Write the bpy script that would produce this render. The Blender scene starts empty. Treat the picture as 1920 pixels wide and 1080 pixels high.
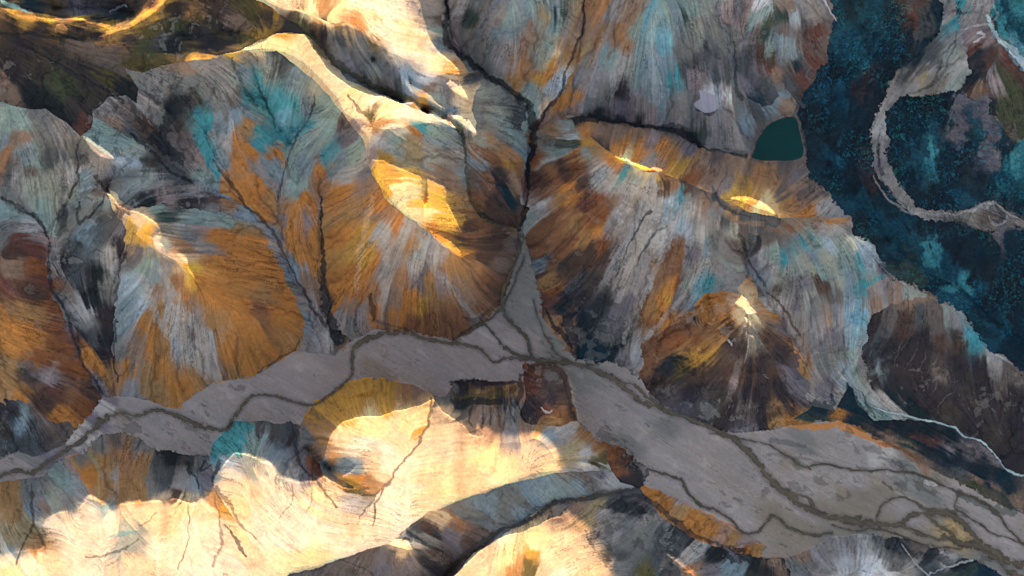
import bpy, math, numpy as np
from math import radians
sc = bpy.context.scene; col_ = sc.collection
# ---- camera: straight down from a high flight ----
cam = bpy.data.cameras.new('camera'); cam.sensor_width = 36; cam.lens = 36*8000/1920; cam.clip_start = 10; cam.clip_end = 40000
co = bpy.data.objects.new('camera', cam); col_.objects.link(co); co.location = (0, 0, 8000); sc.camera = co
# ---- sky and low sun from the top of the picture (north) ----
SUN_ELEV = 10.0; SUN_E = 3.2; SKY = 0.15; EXPO = 1.95; SUN_COL = (1.0, .91, .66)
w = bpy.data.worlds.new('World'); sc.world = w; w.use_nodes = True
nt = w.node_tree; bg = nt.nodes['Background']; sky = nt.nodes.new('ShaderNodeTexSky')
sky.sky_type = 'NISHITA'; sky.sun_disc = False; sky.sun_elevation = radians(SUN_ELEV); sky.sun_rotation = 0.0
sky.dust_density = 0.0; sky.air_density = 1.0
nt.links.new(sky.outputs[0], bg.inputs[0]); bg.inputs[1].default_value = SKY
sl = bpy.data.lights.new('sun', 'SUN'); sl.energy = SUN_E; sl.angle = radians(.36); sl.color = SUN_COL
so = bpy.data.objects.new('sun', sl); col_.objects.link(so); so.location = (0, 3000, 2000)
so.rotation_euler = (radians(-(90-SUN_ELEV)), 0, 0)      # light travels south and a little down
vs = sc.view_settings; vs.view_transform = 'Standard'; vs.look = 'None'; vs.exposure = EXPO; vs.gamma = 1; vs.use_curve_mapping = False
STEP = 1.25
GAIN = (1.84, 1.22, .86)
# ---- picture-plan data in metres: x east, y south, one metre per unit ----
SUN_EL = 10.0
# name, label, category, polygon
REG = [
('moorland','dark brown mossy upland with gold lit rim ridges in the upper left corner','moorland',
 '0,0 500,0 520,30 580,65 480,75 410,105 340,115 270,135 235,130 258,168 255,195 240,180 200,185 175,215 170,240 150,255 120,230 85,205 55,208 0,190'),
('hill','blue grey streaked hill below the moorland at the left edge','hill',
 '0,190 55,207 85,205 120,228 150,256 148,350 120,390 93,440 60,400 0,370'),
('hill','rust orange hill with dark rills at the left edge, above the river plain','hill',
 '0,370 60,400 93,440 92,530 130,590 140,640 185,720 190,745 165,790 140,800 90,790 40,760 0,740'),
('hill','dark slate hillside with black scree between rust hill and orange fan','hill',
 '150,256 215,300 200,360 215,400 250,440 240,480 215,560 212,640 217,700 215,745 190,745 140,620 92,530 93,440 120,390 148,350'),
('hill','small bluish grey hill beside the river at the lower left edge','hill',
 '0,740 40,760 90,790 140,800 120,835 70,857 33,845 0,865'),
('rocky_hill','grey rocky hill broken by black gullies, right below the moorland','hill',
 '150,255 170,240 175,215 200,185 240,180 255,195 258,168 235,130 270,135 340,115 390,112 392,180 388,260 380,300 405,340 470,395 500,430 490,445 440,405 340,390 260,390 205,365 215,300'),
('hill','broad orange hill with a sunlit crest, left of the long grey scree tongue','hill',
 '200,360 260,388 340,388 440,403 492,440 520,490 545,540 562,640 550,660 480,705 400,720 330,765 280,765 217,740 212,640 215,560 240,480 250,440 215,400'),
('hill','teal stained hill with branching gullies under the sunlit crest','hill',
 '390,112 410,105 480,90 520,95 590,150 645,215 680,262 660,290 625,330 600,400 604,560 575,545 540,500 500,430 470,395 405,340 380,300 388,260 392,180'),
('hill','largest orange brown hill fanning down to the river plain in the centre left','hill',
 '680,262 700,330 730,380 790,425 865,485 978,432 972,470 960,520 940,570 890,620 850,637 760,620 710,615 650,640 620,605 604,560 600,400 625,330 660,290'),
('scree_slope','long grey scree tongue running down between two orange hills onto the plain','scree slope',
 '492,440 500,430 540,500 575,545 604,560 620,605 650,640 630,665 590,662 562,655 562,640 545,540 520,490'),
('ridge','sunlit cream and yellow crest running diagonally with grey streaked far side','ridge',
 '455,95 520,62 575,65 600,90 650,150 740,190 800,215 850,235 872,270 878,370 900,410 975,432 865,485 790,425 730,380 700,330 680,262 645,215 590,150 520,95'),
('hill','bright cream hill cut by the top edge with a rough ochre spur','hill',
 '480,0 835,0 840,80 862,112 900,140 880,200 895,255 870,250 800,205 740,187 650,147 600,88 560,40'),
('hill','grey green hillside beside the dark ravine, right of the sunlit crest','hill',
 '862,112 905,130 985,190 995,240 988,400 976,432 900,410 878,370 872,262 895,255 880,200 900,140'),
('hill','grey hill at the top edge with an ochre flank, left of the teal cone','hill',
 '835,0 1098,0 1092,80 1060,170 1000,238 985,190 905,130 862,112 842,85'),
('hill','great teal grey cone with pale blue streaks at the top edge','hill',
 '1098,0 1345,0 1385,80 1380,160 1400,190 1490,195 1480,225 1400,292 1330,280 1300,250 1200,235 1090,212 1000,238 1060,170 1092,80'),
('hill','dark mauve hill at the top edge beside the dark teal lava field','hill',
 '1345,0 1550,0 1568,40 1545,120 1500,190 1400,190 1380,160 1385,80'),
('ridge','brown ridge with a glowing crest line just below the green lake','ridge',
 '1000,238 1090,218 1130,235 1240,240 1320,282 1400,295 1480,222 1500,190 1506,240 1520,335 1560,370 1592,410 1560,415 1490,405 1440,400 1400,395 1330,360 1290,340 1240,325 1150,290 1110,260 1040,262'),
('hill','brown and pale grey hill with a wide fan of streaks, right of the ravine','hill',
 '1000,238 1040,262 1110,260 1150,290 1240,325 1330,360 1400,395 1460,415 1400,440 1390,480 1400,520 1385,556 1330,555 1280,590 1210,650 1200,700 1160,682 1110,680 1070,670 1020,600 1005,520 980,440 990,320'),
('hill','turquoise and mauve stained hill spilling grey scree, left of the lava field','hill',
 '1400,440 1460,415 1490,405 1592,410 1640,470 1680,520 1740,552 1690,570 1640,590 1612,650 1606,700 1640,760 1700,784 1640,790 1610,762 1590,722 1565,768 1530,762 1515,730 1490,640 1440,572 1400,520 1390,480'),
('hill','dark brown rocky hill with tiny sunlit peaks above the wide river plain','hill',
 '1280,590 1330,555 1385,556 1400,520 1440,572 1490,640 1515,730 1520,765 1460,800 1360,810 1300,795 1240,760 1205,720 1198,690 1210,650'),
('hill','dark purple brown hill with thin pale scratches at the right edge','hill',
 '1740,552 1800,580 1850,652 1920,692 1990,730 1990,930 1920,892 1870,850 1800,800 1700,784 1640,760 1606,700 1612,650 1640,590 1690,570'),
('lava_field','dark teal mossy lava field filling the upper right','lava field',
 '1565,0 1990,0 1990,730 1920,690 1850,652 1800,580 1740,552 1680,520 1640,470 1592,410 1560,370 1520,335 1506,240 1500,190 1545,120 1568,40'),
('hill','reddish brown and olive slope in the top right corner beside the blue meltwater strip','hill',
 '1795,-30 1858,-30 1856,20 1870,60 1900,100 1940,140 1990,190 1990,270 1905,268 1872,235 1852,190 1820,182 1795,172 1820,140 1812,100 1803,55'),
('gravel_bed','pale grey gravel stream bed winding through the dark lava field','gravel bed',
 '1775,-30 1790,-30 1803,50 1812,100 1820,140 1800,170 1740,182 1690,180 1665,205 1660,230 1665,260 1660,290 1672,320 1690,350 1715,385 1740,397 1800,397 1840,385 1860,382 1890,395 1920,402 1990,410 1990,440 1920,424 1890,412 1860,436 1840,430 1780,418 1730,412 1700,397 1675,367 1655,342 1640,320 1637,280 1635,250 1650,210 1660,170 1680,135 1740,90 1765,55 1768,20'),
('marsh','dark teal green hollow beside the white stream at the lower right','marsh',
 '1475,790 1530,762 1565,768 1590,722 1612,760 1640,788 1700,785 1760,790 1830,830 1870,880 1920,895 1990,930 1990,990 1920,962 1850,932 1800,905 1740,880 1720,862 1650,820 1600,800 1570,785 1500,795'),
('river_plain','wide flat grey gravel river plain crossing the whole valley','river plain',
 '-60,860 0,862 33,845 70,857 120,835 150,800 190,750 215,742 260,745 330,768 400,716 480,705 550,660 630,665 700,617 760,620 850,637 900,612 940,570 960,520 975,445 984,445 1005,520 1020,600 1075,672 1160,685 1200,710 1240,760 1300,795 1370,812 1440,810 1500,795 1570,788 1600,802 1650,825 1720,865 1800,905 1850,935 1920,965 1990,990 1990,1140 1920,1110 1860,1068 1780,1035 1700,1012 1620,1000 1560,1010 1500,1035 1430,1045 1380,1020 1300,975 1230,930 1195,890 1170,840 1120,820 1090,795 1060,710 1030,684 985,684 975,715 850,715 835,745 815,742 770,720 700,709 640,722 590,755 570,785 550,795 490,790 440,792 400,830 392,858 330,848 285,842 262,820 220,812 190,818 150,850 105,868 80,895 0,902 -60,910'),
('hill','olive and grey fluted hill with a long sunlit foot at the bottom left corner','hill',
 '-60,910 0,902 80,895 105,868 150,850 190,818 220,812 262,820 285,842 330,848 392,858 400,870 402,920 460,1000 530,1080 560,1140 -60,1140'),
('hill','teal topped dome above a broad blown cream slope','hill',
 '392,858 400,830 440,792 490,790 550,795 565,830 600,880 640,900 700,925 690,960 770,1000 740,1012 580,1066 530,1085 460,1000 402,920'),
('hill','golden dome beside the river with the shadow line across it','hill',
 '570,785 590,755 640,722 700,709 770,720 815,742 805,790 770,850 730,900 700,925 640,900 600,880 565,830'),
('hill','broad cream hillside with fluted cliff top in painted shadow, left of brown rock stack','hill',
 '815,742 835,745 850,715 975,715 985,745 1080,795 1120,820 1140,855 1160,895 1050,885 960,906 840,946 770,1000 690,960 730,900 770,850 805,790'),
('rock_outcrop','brown flat topped rock stack standing beside the river plain','rock outcrop',
 '980,684 1002,687 1030,680 1046,686 1058,702 1066,724 1070,745 1078,768 1080,786 1066,796 1048,801 1022,800 998,797 982,790 974,778 980,762 985,745 986,722 982,700'),
('rock_outcrop','small dark brown rock knob at the end of the cream hillside','rock outcrop',
 '1150,833 1190,860 1217,882 1208,902 1192,915 1165,902 1145,884 1136,855'),
('ridge','grey shaded slope below the sunlit foot, bounded by a dark stream gully','ridge',
 '1050,885 1145,882 1165,902 1195,913 1100,932 1040,938 970,985 890,1038 845,1085 820,1140 500,1140 540,1076 590,1064 720,1022 800,962 850,942 960,906'),
('hill','slate and cream hill at the bottom edge below the dark gully','hill',
 '1195,913 1232,950 1300,1000 1400,1045 1480,1052 1500,1140 820,1140 845,1085 890,1038 970,985 1040,938 1100,932'),
('river_terrace','orange strip of bank along the edge of the river plain','river bank',
 '1203,912 1240,922 1290,948 1345,972 1400,998 1438,1026 1420,1048 1380,1038 1310,1012 1260,985 1228,955'),
('hill','grey rounded hill with pale top at the bottom right','hill',
 '1480,1052 1500,1035 1560,1010 1620,1000 1700,1012 1780,1035 1860,1068 1920,1110 1920,1140 1500,1140'),
]
# water and snow laid over the sheet: name, label, category, kind(poly/line), coordinates (x,y,halfwidth for lines)
WAT = [
('lake','small dark green lake between the teal cone and lava field','lake','poly','1412,290 1420,265 1440,235 1470,220 1490,219 1498,240 1504,294 1450,302 1410,296'),
('snow_patch','white snow patch on the grey flank of the teal cone','snow patch','poly','1310,168 1322,172 1340,180 1346,190 1345,205 1325,212 1310,205 1300,195 1312,185'),
('stream','broad olive brown braided channel crossing the plain from the ravine to the right edge','stream','line',
 '985,672,5;1030,676,5;1060,680,5;1100,690,4;1150,710,6;1200,750,6;1240,768,5;1300,790,5;1345,808,6;1390,835,7;1420,870,7;1450,905,9;1480,930,10;1520,958,8;1560,970,6;1610,978,10;1680,984,5;1710,965,6;1760,962,7;1800,975,8;1830,1010,8;1850,1035,9;1880,1050,8;1920,1062,9;1990,1090,9'),
('stream','narrow olive channel curling round the golden dome and north across the plain','stream','line',
 '0,892,4;30,882,5;60,886,6;85,870,5;120,845,5;160,820,6;190,790,7;225,773,5;262,780,3;290,768,5;330,778,5;380,800,6;420,806,5;440,782,5;470,745,4;510,742,3;560,755,3;590,758,3;630,730,3;658,705,4;660,670,4;672,645,5;710,628,6;760,625,5;800,635,4;860,645,4;900,655,4;925,678,3;950,672,3;985,672,4'),
('stream','thin dark channel leaving the central ravine onto the plain','stream','line',
 '975,440,3;972,470,3;962,500,3;945,540,3;942,575,4;955,600,4;985,630,4;992,655,4;998,672,4'),
('stream','thin looping side channel at the mouth of the central ravine','stream','line',
 '852,637,2;880,620,2.5;905,608,2.5;925,625,2.5;945,650,3;975,668,3;1000,675,3'),
('stream','thin dark channel along the orange bank in the lower middle','stream','line',
 '1215,878,2.5;1250,890,3;1275,900,4;1290,925,3;1320,950,3;1350,960,3;1375,980,3;1395,998,3;1420,998,3;1440,975,2.5;1455,967,2.5;1480,990,2.5;1525,1003,3;1560,1000,3'),
('stream','second braided loop near the right end of the plain','stream','line',
 '1690,982,3;1720,998,4;1755,1010,3;1790,1005,3;1760,985,3;1740,967,3'),
('stream','side braid joining the plain channels at the lower right','stream','line',
 '1770,1005,5;1800,1020,7;1830,1022,8;1870,1035,8;1882,1065,5;1905,1078,5;1960,1100,5'),
('stream','long thin dark channel along the far right side of the plain','stream','line',
 '1515,875,2;1550,870,2;1600,882,2.5;1660,882,2;1720,890,2.5;1760,905,2.5;1800,925,3;1840,940,3;1870,965,3;1900,1000,3;1930,1030,3;1990,1060,3'),
('stream','small dark brook across the middle right of the plain','stream','line',
 '1645,970,2.5;1655,945,2.5;1690,932,2;1720,945,3;1740,955,3;1790,960,4'),
('stream','short split channel above the wide bend of the plain','stream','line',
 '1160,715,3;1190,722,3.5;1215,745,3.5;1240,765,4'),
('stream','small loop of channel left of the grey rounded hill','stream','line',
 '1480,925,4;1515,932,3;1530,955,3;1545,968,3'),
('stream','dark gully stream winding between the cream hillside and slate hill','stream','line',
 '1190,915,3;1150,922,4;1100,935,5;1045,940,5;1015,958,5;985,980,4;940,995,4;900,1020,4;865,1045,4;840,1075,4;800,1130,4'),
('stream','thin channel crossing between the two big braids at the right end of the plain','stream','line',
 '1800,925,1.5;1790,950,2;1810,965,2;1840,985,2.5;1862,1000,2;1900,1012,2;1960,1030,2'),
('stream','thin channel hugging the left side of the ravine mouth','stream','line',
 '984,480,1.5;968,520,2;952,555,2;935,580,2.5;915,600,2;890,612,2;872,628,1.5'),
('stream','thin dark thread across the narrow neck of the plain beside the rock stack','stream','line',
 '1000,560,1;1010,600,1.5;1030,640,1.5;1052,670,2;1085,683,2;1120,684,1.5'),
('stream','thin brown thread below the dark rocky hill','stream','line',
 '1330,812,1.5;1380,822,2;1430,832,1.5;1470,850,1.5;1500,872,2;1520,878,1.5'),
('stream','thin loop at the end of the plain near the grey rounded hill','stream','line',
 '1560,985,1.5;1600,995,2;1640,992,2;1670,998,2;1700,1008,2;1740,1022,2;1800,1030,2'),
('mountain_stream','white water stream curving round the dark purple hill','stream','line',
 '1640,765,1;1680,775,1.3;1720,785,2;1760,792,1.4;1790,802,1.3;1810,818,2;1840,828,2;1860,845,1.6;1875,868,2;1895,885,2;1930,895,1.6;1990,905,2'),
('mountain_stream','bright blue meltwater strip at the top right edge','stream','line',
 '1850,30,4;1862,55,5;1880,80,5;1900,95,8;1925,125,9;1960,160,8'),
]
# sunlit patches: rise above the grazing plane, polygon
LIT = [
(.40,'480,-14 770,-14 785,15 785,30 795,48 800,75 815,93 845,115 858,130 862,143 845,140 825,140 812,148 803,148 790,140 775,130 760,113 745,107 720,93 700,85 690,75 680,62 660,55 650,50 620,52 600,50 590,42 575,28 555,23 530,18 505,8'),
(.25,'845,152 858,160 868,170 877,187 865,182 845,170 838,158'),
(.25,'758,145 770,160 790,170 805,180 822,196 835,206 800,188 768,174 759,160'),
(.25,'845,215 865,220 880,235 894,250 885,252 868,236 850,223'),
(.36,'460,95 500,75 515,62 570,65 578,75 585,90 600,110 625,140 650,158 685,175 720,180 745,190 775,193 790,208 820,217 845,230 858,244 830,240 800,232 760,240 720,247 712,262 690,285 690,262 672,235 660,222 645,212 630,185 600,150 570,120 540,103 520,97 490,93'),
(.27,'696,300 720,301 740,312 782,328 790,333 792,375 798,385 803,378 801,336 835,353 838,380 850,405 866,436 830,433 795,426 770,411 750,396 735,379 715,353 705,341 697,320'),
(.27,'800,430 820,440 850,458 862,470 866,486 848,476 820,456'),
(.34,'154,254 165,257 185,275 205,288 217,301 200,299 185,294 165,274'),
(.34,'192,356 205,364 217,380 230,390 255,397 275,405 285,415 300,430 305,445 300,457 320,465 335,480 350,495 355,505 369,529 355,519 335,501 310,484 290,471 272,456 255,441 258,430 248,420 225,406 205,387 196,371'),
(.22,'1150,292 1165,297 1180,302 1200,309 1220,317 1245,321 1235,325 1210,321 1190,312 1165,302'),
(.20,'1372,374 1392,371 1410,376 1430,384 1455,405 1430,395 1410,388 1392,381'),
(.30,'1390,553 1400,560 1408,575 1423,589 1400,591 1395,581 1376,570'),
(.30,'1396,594 1405,599 1413,615 1400,606'),
(.25,'1402,624 1412,629 1418,639 1408,636'),
(.28,'-60,1050 0,1045 40,1032 75,1030 85,1025 88,1005 80,990 85,975 115,960 145,955 165,935 180,935 200,950 230,945 290,940 330,935 360,945 385,935 400,915 405,890 430,860 440,848 480,857 510,875 520,895 560,905 590,905 606,893 640,915 690,920 740,880 790,820 806,780 812,745 820,758 830,772 845,780 870,800 885,815 920,828 960,832 1000,822 1015,825 1035,850 1052,883 1010,887 960,906 900,925 840,946 810,965 780,988 740,1012 740,1020 700,1032 640,1047 590,1063 540,1075 520,1140 -60,1140'),
(.25,'610,862 612,840 625,810 645,790 665,783 710,780 740,770 790,758 812,745 806,780 790,820 740,880 700,920 660,903 640,893 660,886 668,874 650,861'),
(.34,'800,1140 850,1078 880,1050 930,1010 985,995 1010,985 1035,970 1050,970 1075,985 1095,1000 1105,1020 1120,1040 1130,1055 1150,1080 1160,1140'),
(.25,'728,1023 745,1010 765,1013 776,1033 762,1034'),
(.24,'-60,4 0,11 30,27 60,34 90,37 120,34 150,35 180,45 212,55 205,61 170,55 140,46 100,42 60,43 30,36 0,22 -60,10'),
(.26,'318,-6 302,14 277,34 243,52 212,63 180,76 188,68 220,52 250,37 280,18 298,-10'),
(.2,'345,118 365,108 390,106 408,110 390,113 365,115'),
(.2,'420,104 445,90 475,82 462,94 445,100'),
(.12,'105,44 118,44 127,54 127,61 102,60'),
]
# height guides: x,y,h
HT = '''
835,0,140;845,90,115;900,130,95;985,200,75;995,250,60;990,330,45;985,400,30;978,438,12
1095,0,155;1090,80,130;1060,170,100;1000,238,66
585,60,224;620,120,209;690,165,194;800,212,170;865,248,140;875,330,104;890,400,66;970,432,22
405,330,115;470,395,85;500,430,70;540,500,40;580,580,14;600,650,0
590,195,150;562,250,128;530,330,100;518,400,70;530,450,55
470,110,190;490,170,150;520,230,125;545,270,112
603,330,105;603,450,55;606,560,18;625,640,2
152,262,150;146,350,115;120,390,98;93,440,80;95,530,58;135,610,38;160,690,18;193,750,1
0,372,112;60,395,95;93,440,80
242,180,175;280,240,145;300,280,130;350,330,118;405,345,110
235,470,90;216,560,55;212,640,26;216,735,1
1090,215,88;1130,232,82;1250,242,78;1310,277,75;1400,293,74
1090,215,88;1000,238,66
1365,40,150;1382,100,130;1380,165,112;1400,195,100;1450,225,84
1560,100,85;1540,200,70;1550,330,58;1640,425,48;1725,510,38;1800,545,30;1895,635,20;1960,670,14
1780,0,110;1740,90,95;1660,200,75;1640,280,68;1720,397,54;1860,385,45;1920,410,40
1395,450,92;1397,510,78;1440,570,58;1490,640,36;1520,735,14;1515,790,1
1612,610,58;1602,690,28;1635,760,10;1700,785,7;1800,802,4;1880,870,1
1385,560,95;1330,557,70;1280,592,45;1208,650,12;1198,700,0
1060,240,110;1110,258,140;1150,292,172;1240,324,170;1330,358,160
1460,412,120;1490,405,112;1590,410,88;1640,470,82;1680,520,74;1740,552,66;1800,582,58;1855,655,48;1920,692,42
1320,380,152;1300,450,112;1340,500,100
1395,553,124;1410,600,108;1420,640,90
1010,300,100;1080,340,120;1040,420,70
1370,140,118;1300,120,128
645,225,180;640,300,140;620,330,118
455,200,165;450,300,128;480,370,95
560,370,100;570,440,65
0,195,185;50,205,185;30,290,150
0,470,140;40,560,105;60,650,70;20,600,110
50,640,84;110,740,30
215,310,160;195,380,130;180,480,90
367,527,128;420,580,90;520,610,40
865,485,140;910,500,90;940,470,60
1230,0,195;1215,90,160;1240,170,118
1450,0,190;1460,90,140
960,0,190;950,80,150;930,120,115
1040,60,170;1040,120,135
60,110,205;200,120,190;120,190,180
300,70,208;450,60,205
100,18,190;190,20,190;250,25,195
260,150,180;370,140,190
310,200,150;340,260,130
900,300,105;930,200,105;940,330,75
700,110,206
1190,915,12;1100,933,42;1040,940,56;970,985,72;890,1035,88;840,1080,98;800,1140,105
1225,950,8;1310,1005,4;1400,1043,2;1470,1050,1
1250,1040,45;1300,1080,60;1200,1080,80
1620,1060,34;1560,1080,38;1700,1070,26
1720,640,62;1780,700,45;1660,680,55
1660,600,60;1560,500,80;1480,520,85;1540,640,45
60,960,40;60,900,6
180,880,52;230,860,42;150,900,55;280,900,64;330,900,62
360,900,58;395,880,50
700,730,70;640,750,60;770,740,72
450,812,66;490,810,68;530,830,64;560,850,58
575,840,44;620,880,62
870,760,66;950,760,60;860,735,22;940,728,18
1005,705,74;1040,705,72;1050,770,70;1005,770,72;1028,735,80
1065,800,50;1110,840,52;1140,870,46
1168,855,30;1190,880,34;1165,885,34
1370,980,1
1500,1000,0
1880,60,120;1870,120,115;1760,250,72;1850,300,62;1800,500,38
1640,60,92;1600,300,60;1880,600,25
'''

# bedding direction: x, y, radius, dx, dy, weight
FLOW = [(90,130,90,.8,.6,.95),(200,170,70,.72,.69,.9),(330,120,60,.9,.3,.8),(60,40,60,1,.25,.9),(200,55,60,1,0,.9),(300,40,60,.75,-.6,.8),(420,50,70,.95,.3,.9),
 (300,230,60,.7,.7,.7),(380,280,50,.7,.7,.6),(700,40,70,.5,.85,.7),(820,110,40,.95,.25,.9),(700,120,50,.8,.55,.6),(760,270,60,.9,.45,.85),(840,330,50,.7,.7,.6),
 (1060,110,60,-.4,.9,.8),(1100,60,60,-.55,.83,.8),(1240,100,80,0,1,.8),(1040,340,60,-.75,.65,.8),(1090,400,50,-.8,.6,.7),(1750,650,90,-.5,.86,.7),
 (1720,120,50,-.6,.8,.9),(1480,60,40,-.45,.9,.7),(330,430,60,1,.25,.7),(470,450,60,1,.2,.5),(60,560,70,.95,.3,.8),(60,650,60,.95,.2,.8),(60,700,50,.9,.4,.6),
 (1300,630,50,-.85,.5,.8),(1280,700,50,-.9,.45,.8),(1370,620,40,-.7,.6,.7),(1400,730,60,-.45,.85,.6),(1480,660,50,.6,.8,.6),(1700,830,90,.93,.36,.95),(1560,785,60,.98,.2,.95),(1830,890,80,.9,.42,.95),(1650,460,60,.6,.8,.5)]
PAL = {  # mineral colours as they look in open shade, z a painted sun gold (sRGB)
'G':(120,118,122),'g':(98,101,104),'S':(66,70,76),'K':(28,32,36),'D':(56,50,48),'E':(88,80,80),
'N':(108,76,54),'n':(68,52,46),'O':(156,104,46),'o':(132,98,70),'Y':(158,122,48),'y':(76,70,40),
'T':(52,126,142),'t':(112,134,136),'B':(134,152,170),'b':(104,122,136),'U':(12,38,52),'u':(20,32,42),
'V':(18,62,82),'P':(92,90,102),'p':(124,113,118),'R':(112,70,40),'r':(88,56,50),'W':(176,180,192),
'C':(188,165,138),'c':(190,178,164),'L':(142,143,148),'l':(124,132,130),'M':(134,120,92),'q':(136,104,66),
'd':(40,44,50),'m':(60,66,48),'e':(120,100,88),'H':(92,142,166),'F':(46,60,58),'k':(44,38,44),'j':(202,178,138),'f':(108,104,100),'z':(190,150,54),'x':(172,118,44),'X':(60,138,152)}
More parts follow.
